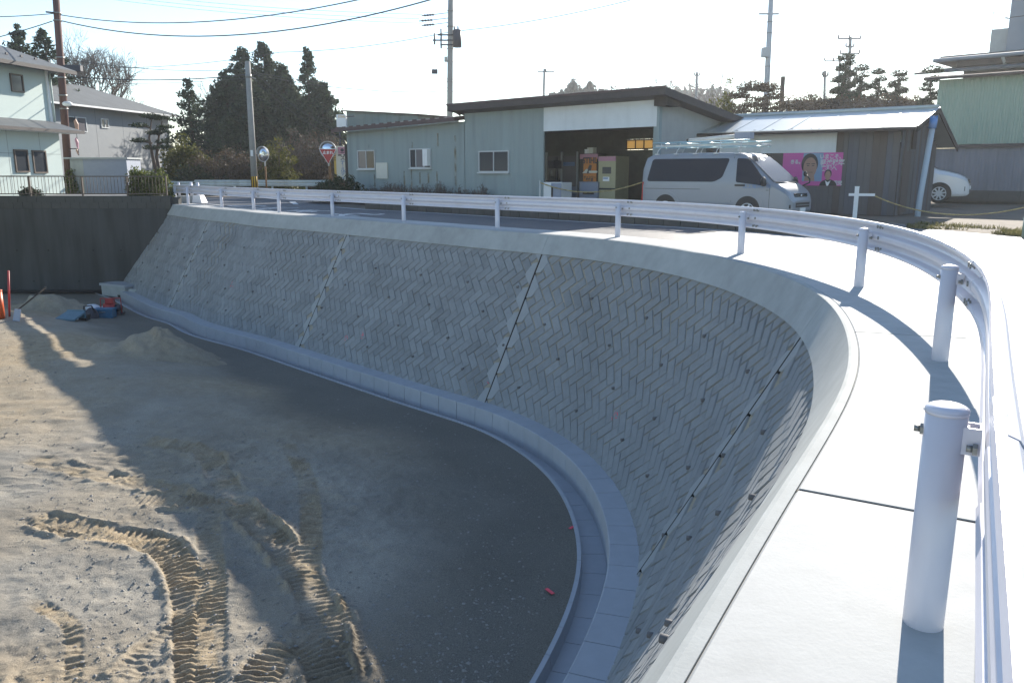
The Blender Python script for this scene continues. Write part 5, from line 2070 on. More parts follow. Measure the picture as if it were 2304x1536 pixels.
mb.hexa([(-.45, -.45, zt + .02), (L_, -.45, zt + .02), (L_, 7.2, zt + .7), (-.45, 7.2, zt + .7), (-.45, -.45, zt + .12), (L_, -.45, zt + .12), (L_, 7.2, zt + .8), (-.45, 7.2, zt + .8)])
mb.build('roof', M['roof_brown'], gb)
MB().tube([(-.45, -.5, zt + .03), (L_, -.5, zt + .03)], .06, 8).build('gutter', M['fascia'], gb)
MB().box(.3, L_, .3, 6.8, 0, .5).build('floor_slab', M['oldblock'], gb)

o = at(2168, 160, 43.0)
UF = Fac((o.x, o.y), GR)
uh = thing('upper_house', 'plastered house with a wide grey eave behind the green building', 'building', (o.x, o.y, 0), GR)
ze2 = UF.pix(2168, 143)[1]
MB().box(0, 16, 0, 6, 0, ze2).build('wall', M['endwall'], uh)
xe = UF.pix(2116, 140)[0]
mb = MB()
mb.hexa([(xe, -1.0, ze2 + .05), (17, -1.0, ze2 + .05), (17, 7, ze2 + .05), (xe, 7, ze2 + .05), (xe + .3, -.9, ze2 + .32), (17, -.9, ze2 + .32), (17, 7, ze2 + .9), (xe + .3, 7, ze2 + .9)])
mb.build('roof', M['roof_g'], uh)
MB().box(xe + 1.0, 16.5, -.7, 6.8, ze2 - .22, ze2 + .045).build('soffit', M['fascia'], uh)
MB().tube([(xe, -1.08, ze2 + .12), (17, -1.08, ze2 + .12)], .10, 8).build('gutter', M['tower'], uh)
x3 = UF.pix(2268, 140)[0]
MB().tube([(x3, -1.05, ze2 + .05), (x3, -.3, ze2 - .35), (x3 + .5, -.08, ze2 - .7), (x3 + .5, -.08, ze2 - 2.5)], .08, 8).build('downpipe', M['tower_l'], uh)
zr2 = UF.pix(2100, 172)[1]
mb = MB()
mb.hexa([(xe - .5, -2.2, zr2 - .1), (5, -2.2, zr2 - .1), (5, -.02, zr2 + .25), (xe - .5, -.02, zr2 + .25), (xe - .5, -2.2, zr2), (5, -2.2, zr2), (5, -.02, zr2 + .35), (xe - .5, -.02, zr2 + .35)])
mb.build('porch_roof', M['roof_g'], uh)

o = at(2224, 128, 47.5)
TF = Fac((o.x, o.y), GR)
tw = thing('tower_building', 'bluegrey tower block with a light brick annex at the right edge', 'building', (o.x, o.y, 0), GR)
zb = TF.pix(2224, 129)[1]
za = TF.pix(2222, 68)[1]
x4 = TF.pix(2272, 60)[0]
MB().box(0, x4 - .002, 0, 6, 0, za).build('annex', M['tower_l'], tw)
MB().box(x4, x4 + 9, -.25, 7, 0, 21).build('tower_wall', M['tower'], tw)
for k in range(7):
    MB().box(x4 + .002, x4 + 9, -.262, -.2505, 7.5 + 2 * k, 7.53 + 2 * k).build('panel_joint', M['fascia'], tw)
MB().box(-.1, x4 + 9, -.6, -.26, zb - .45, zb + .12).build('band', M['fascia'], tw)
MB().tube([(.8, 1, za), (.8, 1, za + .55), (.3, 1, za + .75)], .03, 6).build('antenna_mast', M['steel'], tw)
MB().tube([(.2, 1, za + .68), (1.9, 1, za + .42)], .02, 6).build('antenna_boom', M['steel'], tw)
mb = MB()
mb.tube([(x4 - 1, .5, za), (x4 - 1, .5, za + 1.0)], .02, 6)
mb.tube([(x4 - 2, .5, za + .9), (x4 - .1, .5, za + 1.0)], .02, 6)
mb.build('roof_railing', M['steel'], tw)

# ------------------------------------------------------------------ old dark wall closing the pit, its parapet and fence
ow = thing('old_retaining_wall', 'dark stained concrete wall closing the far end of the pit', 'retaining wall', (0, 34.0, 0))
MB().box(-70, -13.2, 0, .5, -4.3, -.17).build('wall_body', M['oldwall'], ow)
for r_ in range(2):
    x = -27.0 + .2 * r_
    while x < -14.35:
        w_ = min(.395, -14.15 - x)
        MB().box(x, x + w_ - .012, -.004 - rr.uniform(0, .012), .17, -.165 + .26 * r_, .085 + .26 * r_).build('parapet_block', M['oldblock'], ow)
        x += .395
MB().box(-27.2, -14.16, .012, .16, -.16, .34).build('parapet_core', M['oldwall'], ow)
for k in range(9):
    x, z = -21 + .8 * k + rr.uniform(-.3, .3), (-1.9, -3.2)[k % 2]
    MB().tube([(x, -.012, z), (x, .05, z)], .035, 8).build('weep_hole', M['black'], ow)
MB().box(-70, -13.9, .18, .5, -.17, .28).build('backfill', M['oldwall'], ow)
poly_sheet('yard', [(-70, 34.5), (-14.4, 34.5), (-16.6, 38.9), (-45, 40.9), (-70, 41)], .29, M['lot'], 'bare yard of the houses above the old wall')
fn = thing('fence', 'thin dark metal fence of upright bars on top of the old wall', 'fence', (0, 34.12, 0))
zt, zb = at(190, 397, 34.12).z, at(190, 438, 34.12).z + .03
xs = [at(u, 420, 34.12).x for u in (-130, -20, 67, 185, 286, 374)]
for x in xs:
    MB().box(x - .03, x + .03, -.03, .03, .30, zt + .02).build('post', M['brownframe'], fn)
for z in (zt, zb):
    MB().box(xs[0], xs[-1], -.02, .02, z - .02, z + .02).build('rail', M['brownframe'], fn)
bm_ = MB().box(-.007, .007, -.007, .007, zb + .021, zt - .021).mesh('baluster', M['brownframe'])
x = xs[0] + .14
while x < xs[-1] - .05:
    b_ = link('baluster', bm_, fn)
    b_.location = (x, 0, 0)
    x += .143

# ------------------------------------------------------------------ pale green house
o = at(143, 400, 38.6)
HR = R(80.6)
HF = Fac((o.x, o.y), HR)
h1 = thing('pale_green_house', 'two storey pale green house with slate eaves at the left edge', 'house', (o.x, o.y, 0), HR)
xu = HF.pix(130, 200)[0]
z1 = 3.25
z2 = HF.pix(129, 160)[1]
MB().box(-16, 0, 0, 7, .2, z1).build('lower_wall', M['house_w'], h1)
MB().box(-16, xu, .5, 6.5, z1, z2).build('upper_wall', M['house_w'], h1)
for z in (1.15, 2.1):
    MB().box(-16, -.001, -.003, -.0005, z, z + .012).build('siding_joint', M['roof_g'], h1)
for x in (-1.3, -3.2, -5.2):
    MB().box(x, x + .012, -.0035, -.001, .2, z1).build('siding_seam', M['roof_g'], h1)
MB().box(xu - .12, xu + .02, .44, .52, z1 + .3, z2).build('corner_trim', M['white'], h1)
MB().tube([(xu + .08, .40, z1 + .3), (xu + .08, .40, z2 - .1)], .045, 8).build('downpipe', M['house_w'], h1)
ex = .75
mb = MB()
zz = HF.pix(150, 301)[1]
for (a, b, c, d_) in (((-16, -ex, z1 - .08), (ex, -ex, z1 - .08), (xu + .02, .5, z1 + .36), (-16, .5, z1 + .36)), ((ex, -ex, z1 - .08), (ex, 7 + ex, z1 - .08), (xu + .02, 6.5, z1 + .36), (xu + .02, .5, z1 + .36))):
    q = [Vector(p) for p in (a, b, c, d_)]
    mb.hexa([p - Vector((0, 0, .08)) for p in q] + q)
mb.build('lower_roof', M['roof_s'], h1)
MB().box(-16, ex - .02, -ex - .06, -ex - .002, z1 - .2, z1 - .07).build('lower_gutter', M['fascia'], h1)
MB().box(-16, ex - .1, -ex + .05, -.002, z1 - .2, z1 - .168).build('soffit', M['white'], h1)
xr_ = xu + .95
mb = MB()
e = [(-18, -.3), (xr_, -.3), (xr_, 7.3), (-18, 7.3)]
hz_ = z2 + .0
ridge = [(-14, 3.5, z2 + 1.75), (xr_ - 3.8, 3.5, z2 + 1.75)]
vs = [(x, y, hz_) for x, y in e] + [(x, y, hz_ + .09) for x, y in e] + ridge
mb.add(vs, [(0, 3, 2, 1), (0, 1, 5, 4), (1, 2, 6, 5), (2, 3, 7, 6), (3, 0, 4, 7), (4, 5, 9, 8), (5, 6, 9), (6, 7, 8, 9), (7, 4, 8)])
mb.build('upper_roof', M['roof_s'], h1)
MB().box(-18, xr_ - .02, -.37, -.305, z2 - .10, z2 + .05).build('upper_gutter', M['fascia'], h1)
for k in range(9):
    x = xr_ - .9 - .85 * k
    y = .35
    MB().box(x, x + .12, y, y + .06, z2 + .09 + .30, z2 + .46 + .02).build('snow_guard', M['dark'], h1)
for (u0, v0, u1, v1, y, nm) in ((25, 170, 49, 205, .5, 'upper_window'), (35, 338, 60, 387, 0, 'window'), (76, 340, 101, 389, 0, 'window')):
    a, b = HF.pix(u0, v1, -y), HF.pix(u1, v0, -y)
    window(h1, a[0] + .06, b[0] - .06, a[1] + .04, b[1] - .04, y - .012, 'brownframe', ('glass_d',), (), .06, .05, nm, False)

# grey house behind
o = at(390, 400, 72)
GF2 = Fac((o.x, o.y), HR)
h2 = thing('grey_house', 'grey two storey house with a low hipped roof behind the pale house', 'house', (o.x, o.y, 0), HR)
z2 = GF2.pix(390, 264)[1]
MB().box(-19, 0, 0, 8, 0, z2).build('wall', M['house_g'], h2)
for x in (-3.2, -6.4, -9.6, -12.8):
    MB().box(x, x + .02, -.004, -.001, 0, z2).build('siding_seam', M['roof_g'], h2)
e = [(-20, -.75), (.75, -.75), (.75, 8.75), (-20, 8.75)]
vs = [(x, y, z2) for x, y in e] + [(x, y, z2 + .1) for x, y in e] + [(-15.5, 4, z2 + 2.1), (-5.0, 4, z2 + 2.1)]
mb = MB()
mb.add(vs, [(0, 3, 2, 1), (0, 1, 5, 4), (1, 2, 6, 5), (2, 3, 7, 6), (3, 0, 4, 7), (4, 5, 9, 8), (5, 6, 9), (6, 7, 8, 9), (7, 4, 8)])
mb.build('roof', M['roof_g'], h2)
MB().box(-20, .73, -.82, -.755, z2 - .06, z2 + .07).build('gutter', M['white'], h2)
for k in range(18):
    x = -.6 - 1.05 * k
    MB().box(x, x + .3, .3, .36, z2 + .33, z2 + .47).build('snow_guard', M['dark'], h2)
for (u0, v0, u1, v1, sp) in ((152, 266, 193, 294, (.5,)), (227, 269, 243, 287, (.5,)), (283, 375, 299, 392, (.5,))):
    a, b = GF2.pix(u0, v1), GF2.pix(u1, v0)
    window(h2, a[0] + .1, b[0] - .1, a[1] + .04, b[1] - .04, -.01, 'alu', ('glass_d', 'glass_c'), sp, .07, .05, 'window', False)

# prefab storage shed
a, b = at(158, 437, 41.5), at(281, 358, 41.5)
ss = thing('storage_shed', 'pale grey prefab storage shed behind the fence', 'shed', (a.x, 41.5, .25), R(4))
wd, ht = b.x - a.x, b.z - .25
MB().box(0, wd * .27, 0, 1.8, 0, ht).build('side_panel', M['endwall'], ss)
MB().box(wd * .27 + .003, wd * .63, -.03, 1.8, 0, ht).build('door', M['greybox'], ss)
MB().box(wd * .63 + .003, wd, -.06, 1.8, 0, ht).build('door', M['greybox'], ss)
MB().box(-.08, wd + .08, -.14, 1.9, ht + .002, ht + .08).build('roof', M['tower_l'], ss)

# ------------------------------------------------------------------ older guardrail beyond the junction, concrete footing with posts
def straight_rail(name, label, p0, p1, z, posts, m, group):
    p0, p1 = Vector(p0), Vector(p1)
    d = p1 - p0
    L_ = d.length
    t = thing(name, label, 'guardrail', (p0.x, p0.y, 0), math.atan2(d.y, d.x), group)
    n = 3
    for k in range(n):
        mb = MB()
        pr = [(-(o_ + .02), z_) for z_, o_ in wprof] + [(-(o_ + .026), z_ * .99) for z_, o_ in reversed(wprof)]
        pr = pr[::-1]
        x0_, x1_ = L_ * k / n + .004, L_ * (k + 1) / n - .004
        mb.prism(pr, (x0_, 0, z), (0, 1, 0), (0, 0, 1), 0, x1_ - x0_)
        be = mb.build('beam', M[m], t)
        for dz in (-.12, .12):
            MB().tube([(x0_ + .15, -.03, z + dz), (x0_ + .15, .02, z + dz)], .02, 6).build('bolt', M['steel'], be)
    for x in posts(L_):
        MB().tube([(x, .075, 0), (x, .075, z + .14)], .057, 12).build('post', M[m], t)
    return t


pa, pb_ = at(440, 430, 46), at(745, 430, 45)
straight_rail('old_guardrail', 'faded long guardrail across the road mouth behind the poles', (pa.x, pa.y, 0), (pb_.x, pb_.y, 0), .70, lambda L: [L * f for f in (.29, .57, .82, .995)], 'oldwhite', 'old guardrails at the junction')
pa2, pb2 = at(372, 430, 47), at(438, 430, 46.4)
straight_rail('old_guardrail', 'short faded guardrail end behind the concrete footing', (pa2.x, pa2.y, 0), (pb2.x, pb2.y, 0), .62, lambda L: [L * f for f in (.1, .9)], 'oldwhite', 'old guardrails at the junction')
fa, fb = at(386, 458, 35.6), at(455, 458, 35.6)
ft = thing('post_footing', 'white concrete footing carrying three short white posts', 'concrete footing', (fa.x, 35.9, 0), R(-8))
wd = fb.x - fa.x
MB().hexa([(-.6, -.2, 0), (wd * .72, -.2, 0), (wd * .72, .25, 0), (-.6, .25, 0), (-.6, -.14, .30), (wd * .72, -.14, .30), (wd * .72, .2, .30), (-.6, .2, .30)]).build('footing_block', M['coping'], ft)
MB().hexa([(wd * .725, -.24, 0), (wd * 1.06, -.24, 0), (wd * 1.06, .28, 0), (wd * .725, .28, 0), (wd * .74, -.16, .33), (wd * .98, -.16, .33), (wd * .98, .2, .33), (wd * .74, .2, .33)]).build('end_block', M['white'], ft)
for u in (401, 431, 447):
    x = at(u, 430, 35.8).x - fa.x
    MB().tube([(x, .02, .3), (x, .02, .86)], .055, 14).ball((x, .02, .86), .056, .056, .02, 14, 3, 0, 0).build('post', M['galv'], ft)

# ------------------------------------------------------------------ mirrors, stop sign, sign board
def mirror(name, label, u, v, Y, r, yaw, zbase, m):
    c = at(u, v, Y)
    t = thing(name, label, 'traffic mirror', (c.x, Y, 0), yaw)
    z = c.z
    mb = MB()
    vs, fs = [], []
    for j in range(6):
        rr_ = r * j / 5
        for k in range(28):
            a_ = 2 * math.pi * k / 28
            vs.append((rr_ * math.cos(a_), -.10 + .10 * (j / 5) ** 2, z + rr_ * math.sin(a_)))
    for j in range(5):
        for k in range(28):
            k2 = (k + 1) % 28
            fs.append((j * 28 + k, j * 28 + k2, (j + 1) * 28 + k2, (j + 1) * 28 + k))
    mb.add(vs, fs, 0, True)
    mb.build('mirror_face', M['mirror'], t)
    mb = MB()
    mb.tube([(0, .0, z), (0, .05, z)], [r + .03, r + .01], 28)
    mb.build('rim', M['pole_g'], t)
    mb = MB()
    for k in range(14):
        a0, a1 = math.pi * k / 14, math.pi * (k + 1) / 14
        mb.hexa([(r_ * math.cos(a), y, z + r_ * math.sin(a)) for a, r_ in ((a0, r), (a1, r), (a1, r + .03), (a0, r + .03)) for y in (-.12,)] + [(r_ * math.cos(a), .0, z + r_ * math.sin(a)) for a, r_ in ((a0, r), (a1, r), (a1, r + .03), (a0, r + .03))])
    mb.build('visor', M['pole_g'], t)
    MB().tube([(0, .10, 1.6), (0, .10, z + r * .6)], .045, 10).build('upper_pole', M['white'], t)
    MB().tube([(0, .10, 0), (0, .10, 1.599)], .046, 10).build('lower_pole', M[m], t)
    return t


mirror('traffic_mirror', 'round convex mirror on a pole beside the concrete pole', 592, 347, 44.5, .38, R(-28), 0, 'rust')
mirror('traffic_mirror', 'round convex mirror behind the red stop sign', 738, 337, 41.0, .38, R(4), 0, 'rust')
c = at(738, 350, 40.0)
sg_ = thing('stop_sign', 'red inverted triangle stop sign with white lettering', 'road sign', (c.x, 40.0, 0), R(3))
tz = at(738, 336, 40).z
tri = [(-.385, 0), (0, -.68), (.385, 0)]
MB().prism([(a * 1.09, b * 1.09 + .025) for a, b in tri], (0, 0, tz), (1, 0, 0), (0, 0, 1), -.01, .006).build('border', M['white'], sg_)
MB().prism(tri, (0, -.0065, tz), (1, 0, 0), (0, 0, 1), 0, .004).build('face', M['red'], sg_)
text_obj('lettering', '止まれ', .165, M['white'], sg_, frame_m((0, -.013, tz - .17), (1, 0, 0), (0, 0, 1)), .001, 1.0, .006)
MB().tube([(.08, .05, 0), (.08, .05, tz - .3)], .032, 8).build('pole', M['rust'], sg_)
a, b = at(758, 399, 41.2), at(784, 329, 41.2)
bd = thing('sign_board', 'tall cream sign board with vertical lettering at the workshop corner', 'sign', (a.x, 41.2, 0), R(-6))
wd = b.x - a.x
MB().box(0, wd, 0, .22, a.z - .15, b.z).build('face_panel', M['signwhite'], bd)
MB().box(-.11, -.003, 0, .2, a.z - .15, b.z - .02).build('side_strip', M['signyellow'], bd)
MB().box(wd * .18, wd * .85, -.006, -.001, b.z - .38, b.z - .04).build('emblem_panel', M['signpink'], bd)
mb = MB()
el(mb, wd * .52, b.z - .19, .09, .08, -.0095)
mb.box(wd * .38, wd * .66, -.0095, -.0065, b.z - .33, b.z - .30)
mb.build('emblem_print', M['darktext'], bd)
MB().box(wd * .17, wd * .45, -.006, -.001, b.z - .47, b.z - .40).box(wd * .6, wd * .86, -.006, -.001, b.z - .47, b.z - .40).build('small_print', M['darktext'], bd)
for k, ch in enumerate('ステ｜ルディ'):
    text_obj('lettering', ch, .23, M['bluetext'] if k else M['darktext'], bd, frame_m((wd * .52, -.004, b.z - .585 - .19 * k), (1, 0, 0), (0, 0, 1)), .002, 1.1, .006)
for k in range(5):
    MB().box(-.085, -.03, -.004, -.001, b.z - .30 - .1 * k, b.z - .24 - .1 * k).build('strip_print', M['darktext'], bd)
for x in (.05, wd - .05):
    MB().tube([(x, .11, 0), (x, .11, a.z - .15)], .04, 8).build('leg', M['rust'], bd)
MB().box(wd + .01, wd + .09, .02, .12, 0, b.z + .1).build('backing_post', M['dark'], bd)

# ------------------------------------------------------------------ poles
def pole(name, label, u0, v0, u1, v1, Y, r0, r1, m, zbase=0.0, cat='utility pole', group=None):
    p0, p1 = at(u0, v0, Y), at(u1, v1, Y)
    d = p1 - p0
    base = p0 + d * ((zbase - p0.z) / d.z)
    t = thing(name, label, cat, base, 0, group)
    MB().tube([Vector((0, 0, 0)), p1 - base], [r0, r1], 14).build('shaft', M[m], t)
    ax = (p1 - base)
    def along(v):
        f = (at(u0 + (u1 - u0) * (v - v0) / (v1 - v0), v, Y).z - base.z) / ax.z
        return ax * f
    return t, along, base


bp, al_, b_ = pole('utility_pole', 'brown weathered utility pole beside the pale green house', 157, 430, 122, -60, 41.6, .19, .155, 'pole_b', .25)
for v in (30, 47, 130, 175, 215, 245):
    c = al_(v)
    MB().tube([c - Vector((0, 0, .03)), c + Vector((0, 0, .03))], .20, 12).build('band', M['steel'], bp)
c = al_(31)
MB().tube([c + Vector((-.05, -.2, 0)), c + Vector((-.38, -.3, .02))], .04, 6).build('insulator', M['dark'], bp)
c = al_(235)
MB().ball(tuple(c + Vector((.32, -.25, 0))), .24, .2, .13, 12, 8, 0, -1).build('lamp_shade', M['white'], bp)
MB().tube([c, c + Vector((.3, -.2, .05))], .03, 6).build('lamp_arm', M['steel'], bp)
c = al_(155)
MB().box(c.x + .25, c.x + 1.1, c.y - .3, c.y - .05, c.z - .14, c.z + .14).build('junction_box', M['dark'], bp)
c = al_(335)
MB().tube([c, c + Vector((.62, -.1, 0))], .025, 6).build('banner_arm', M['dark'], bp)
sn = al_(335) + b_
st_ = thing('wind_streamer', 'orange and purple cloth streamer hanging at the brown pole', 'streamer', (0, 0, 0))
tz = at(172, 270, 41.3).z
xx = at(173, 300, 41.3).x
for k, (v0, v1, wpx, mm) in enumerate(((268, 297, 6, 'skin'), (309, 335, 4, 'signpink'), (335, 349, 4, 'skin'))):
    a, b = at(172 - wpx / 2 + k, v1, 41.3), at(172 + wpx / 2 + k, v0, 41.3)
    m_ = (b.x + a.x) / 2
    pr = [(a.x, b.z - .1), (m_, b.z), (b.x, b.z - .25), (b.x - .03, a.z), (a.x + .05, a.z + .1)]
    MB().prism([(p[0], p[1]) for p in pr][::-1], (0, 41.3, 0), (1, 0, 0), (0, 0, 1), -.03, .03).build('cloth', M[mm], st_)
MB().tube([(xx - .03, 41.33, at(172, 262, 41.3).z), (xx - .03, 41.33, at(172, 350, 41.3).z)], .015, 5).build('cord', M['dark'], st_)

cp2, al2, b2_ = pole('concrete_pole', 'slim concrete pole with a black and yellow band at the junction', 574, 432, 557, 140, 43.0, .17, .135, 'pole_c')
c0_, c1_ = al2(424), al2(397)
MB().tube([c0_, c1_], [.176, .174], 16).build('warning_band', M['yellow'], cp2)
mb = MB()
for k in range(5):
    a_ = math.pi * (1.05 + .225 * k)
    d = Vector((math.cos(a_), math.sin(a_), 0))
    s_ = Vector((-d.y, d.x, 0)) * .022
    for_ = [c0_ + d * .174 - s_, c0_ + d * .174 + s_, c0_ + d * .182 + s_, c0_ + d * .182 - s_]
    mb.hexa(for_ + [p + (c1_ - c0_) for p in for_])
mb.build('black_stripe', M['black'], cp2)
c = al2(172)
MB().tube([c - Vector((0, 0, .08)), c + Vector((0, 0, .08))], .16, 12).build('clamp', M['steel'], cp2)
MB().tube([c, c + Vector((.38, 0, -.12))], .03, 6).build('wire_arm', M['steel'], cp2)
MB().tube([al2(141), al2(138)], [.14, .1], 12).build('cap', M['pole_c'], cp2)
c = al2(345)
MB().box(c.x - .06, c.x + .06, c.y - .19, c.y - .16, c.z - .15, c.z + .15).build('number_tag', M['white'], cp2)

up, al3, b3 = pole('utility_pole', 'tall concrete utility pole with a transformer behind the workshop', 1012, 270, 1014.5, -70, 52, .20, .155, 'pole_c')
for k, v in enumerate((30, 42, 52)):
    c = al3(v)
    e = at(949 + (4 if k == 1 else 0) * -1.5, v + 6, 50.5) - b3
    mb = MB()
    mb.tube([c + Vector((-.15, -.1, 0)), c.lerp(e, .6)], .022, 6)
    mb.build('strain_rod', M['dark'], up)
    mb = MB()
    for q in range(4):
        f = .62 + .09 * q
        p = c.lerp(e, f)
        mb.ball(tuple(p), .10, .10, .06, 8, 5, 0, -1)
    mb.tube([c.lerp(e, .6), e], .03, 6)
    mb.build('insulator', M['dark'], up)
c = al3(86)
MB().tube([c + Vector((.42, -.1, -.55)), c + Vector((.42, -.1, .40))], .26, 16).ball(tuple(c + Vector((.42, -.1, .40))), .26, .26, .1, 16, 4, 0, 0).build('transformer', M['dark'], up)
mb = MB()
for q in (-.1, .12):
    mb.tube([c + Vector((.36 + q, -.1, .42)), c + Vector((.36 + q, -.1, .66))], .045, 8)
mb.build('bushing', M['dark'], up)
for v, l_ in ((80, -.75), (92, -1.05), (102, -.6)):
    c = al3(v)
    MB().box(c.x + l_, c.x + .35, c.y - .2, c.y - .12, c.z - .04, c.z + .04).build('crossarm', M['dark'], up)
for v, x in ((78, -.55), (88, -.95), (97, -.55)):
    c = al3(v)
    MB().tube([c + Vector((x, -.16, -.35)), c + Vector((x, -.16, .3))], .05, 8).build('cutout', M['dark'], up)
for v in (25, 60, 110, 138, 178, 184):
    c = al3(v)
    MB().tube([c - Vector((0, 0, .03)), c + Vector((0, 0, .03))], .205, 12).build('band', M['steel'], up)
c = al3(138)
MB().box(c.x - .35, c.x - .18, c.y - .12, c.y + .05, c.z - .05, c.z + .25).build('bracket', M['steel'], up)

tp, al4, b4 = pole('utility_pole', 'tall slim grey pole rising behind the shed roof', 1722, 255, 1738, -60, 47, .19, .125, 'pole_g')
c = al4(32)
MB().box(c.x - .65, c.x + .45, c.y - .1, c.y - .03, c.z - .05, c.z + .04).build('crossarm', M['pole_g'], tp)
c = al4(118)
MB().box(c.x - .38, c.x - .03, c.y - .35, c.y + .1, c.z - .28, c.z + .22).build('switch_box', M['pole_g'], tp)
for v in (50, 75, 150, 200):
    c = al4(v)
    MB().tube([c - Vector((0, 0, .02)), c + Vector((0, 0, .02))], .165, 10).build('band', M['steel'], tp)
sp_, al5, b5 = pole('post_stump', 'bare brown pole cut short behind the shed roof', 1757, 255, 1762, 173, 46, .135, .115, 'bark', cat='post')
MB().tube([al5(173), al5(172.4)], [.12, .115], 10).build('cut_end', M['soil'], sp_)


def far_pole(label, u0, v0, u1, v1, Y, r, arms, m='pole_c'):
    t, a_, b__ = pole('utility_pole', label, u0, v0, u1, v1, Y, r, r * .75, m, group='small distant utility poles')
    for v, l0, l1 in arms:
        c = a_(v)
        mb = MB()
        mb.box(c.x + l0, c.x + l1, c.y - .12, c.y - .04, c.z - .06, c.z + .06)
        ar = mb.build('crossarm', M['dark'], t)
        for f in (0, .5, 1):
            x = c.x + l0 + (l1 - l0) * f
            MB().tube([(x, c.y - .08, c.z + .06), (x, c.y - .08, c.z + .34)], [.08, .05], 6).build('insulator', M['dark'], ar)
    return t, a_, b__


far_pole('distant pole with one crossarm over the workshop roof', 1222, 260, 1225, 155, 105, .19, ((162, -.8, 1.2),))
far_pole('distant plain dark pole above the shed roof', 1566, 260, 1568, 163, 92, .18, ((170, -.3, .3),))
far_pole('distant pole with three crossarms behind the clipped trees', 1909, 260, 1913, 84, 76, .19, ((88, -1.1, .9), (106, -.4, .3), (122, -.9, .8)))
far_pole('distant thin pole left of the tallest clipped tree', 1884, 260, 1890, 128, 82, .14, ((138, -1.5, .2),))
far_pole('distant short pole beside the bare garden tree', 1854, 260, 1856, 160, 66, .13, ((172, -.2, .2),))

# ------------------------------------------------------------------ wires
def wire(label, pts, r=.016, sag=0.0, n=28, group='overhead wires'):
    """pts: world points; sag in metres between each pair"""
    P = []
    for a, b in zip(pts[:-1], pts[1:]):
        a, b = Vector(a), Vector(b)
        for i in range(n):
            f = i / n
            p = a.lerp(b, f)
            p.z -= 4 * sag * f * (1 - f)
            P.append(p)
    P.append(Vector(pts[-1]))
    tag(MB().tube(P, r, 5, caps=False).build('overhead_wire', M['wire']), label, 'wire', group)


wire('upper of two wires running right from the brown pole', [at(136, 34, 41.6), at(860, -12, 30)], .022, .62)
wire('lower of two wires running right from the brown pole', [at(137, 47, 41.6), at(1010, -12, 30)], .026, 1.02)
wire('upper wire running left from the brown pole', [at(-160, 36, 38), at(122, 31, 41.6)], .020, .1)
wire('lower wire running left from the brown pole', [at(-160, 116, 38), at(118, 48, 41.6)], .022, .12)
wire('highest of three thin wires on the transformer pole', [at(170, -30, 66), at(949, 33, 50.5)], .012, .35)
wire('middle of three thin wires on the transformer pole', [at(110, -30, 66), at(944, 43, 50.5)], .012, .4)
wire('lowest of three thin wires on the transformer pole', [at(60, -30, 66), at(949, 53, 50.5)], .012, .45)
wire('long wire rising from the houses past the transformer pole', [at(250, 153, 62), at(630, 118, 56), at(1013, 72, 52), at(1480, -15, 47)], .02, .25)
wire('upper wire between brown pole and concrete pole', [at(152, 134, 41.6), at(556, 156, 43)], .014, .25)
wire('thick wire between brown pole and concrete pole', [at(150, 172, 41.6), at(558, 168, 43)], .024, .22)
wire('lowest wire between the houses and the concrete pole', [at(158, 184, 60), at(556, 176, 43.5)], .012, .2)
wire('upper wire from concrete pole to the workshop roof', [at(580, 170, 43), at(772, 300, 42.6)], .014, .30)
wire('lower wire from concrete pole to the workshop roof', [at(572, 176, 43), at(764, 310, 42.4)], .012, .38)
wire('wire crossing behind the dark conifers to the transformer pole', [at(560, 166, 43), at(1012, 205, 52), at(1225, 212, 105), at(1600, 186, 110)], .018, .35)
wire('second wire crossing behind the dark conifers', [at(562, 162, 43), at(1010, 197, 52)], .012, .3)
cb = at(978, 161, 51)
bx = thing('cable_box', 'small dark cable box hanging on a wire left of the transformer pole', 'cable box', (cb.x, 51, cb.z))
MB().box(-.17, .17, -.1, .1, -.14, .11).build('case', M['dark'], bx)
for x in (-.09, .09):
    MB().tube([(x, 0, .11), (x, 0, .20)], .015, 5).build('clip', M['dark'], bx)

# ------------------------------------------------------------------ trees
ZT = 0.0
con = [('conifer', 545, 112, 68, 2.5, 'dark conifer with a pointed top left of the concrete pole'), ('conifer', 591, 98, 70, 2.2, 'tallest dark conifer of the clump behind the concrete pole'),
       ('conifer', 507, 165, 66, 2.3, 'dark conifer at the left flank of the clump'), ('conifer', 635, 150, 69, 2.4, 'dark conifer in the middle of the clump'),
       ('conifer', 690, 115, 66, 2.0, 'loose topped dark conifer right of the clump'), ('conifer', 724, 190, 64, 1.9, 'lower dark conifer above the stop sign'),
       ('conifer', 662, 205, 63, 2.2, 'shaded conifer in front of the clump'), ('conifer', 566, 190, 63, 2.6, 'broad shaded conifer at the front of the clump')]
for i, (nm, u, v, Y, r_, lab) in enumerate(con):
    p = at(u, v, Y)
    conifer('conifer_tree', lab, p.x, Y, 0, p.z, r_ * (1.75 if i != 4 else 1.6), 200 + i, 'dark conifer clump', n=330 if i != 4 else 190, per=26, size=.17, shape=.62 if i != 4 else .8, base=.04, top=.06)
p = at(421, 182, 60)
conifer('conifer_tree', 'lone slim conifer beside the grey house', p.x, 60, 0, p.z, 2.3, 220, None, n=140, per=22, size=.14, shape=.65, top=.06)
for i, (u, v) in enumerate(((38, 60), (97, 68))):
    p = at(u, v, 64)
    conifer('conifer_tree', ('conifer top behind the pale house roof, nearer the left edge', 'conifer top behind the pale house roof, nearer the brown pole')[i], p.x, 64, 0, p.z, 3.4, 225 + i, 'conifers behind the pale house', n=150, per=26, size=.2, shape=.6)
p = at(212, 92, 88)
bare_tree('bare_tree', 'wide spreading bare tree behind the grey house roof', p.x, 88, 0, p.z * .94, levels=6, spread=.8, seed=11, twigs=4, trunk=.38, rmin=.010)
p = at(482, 185, 76)
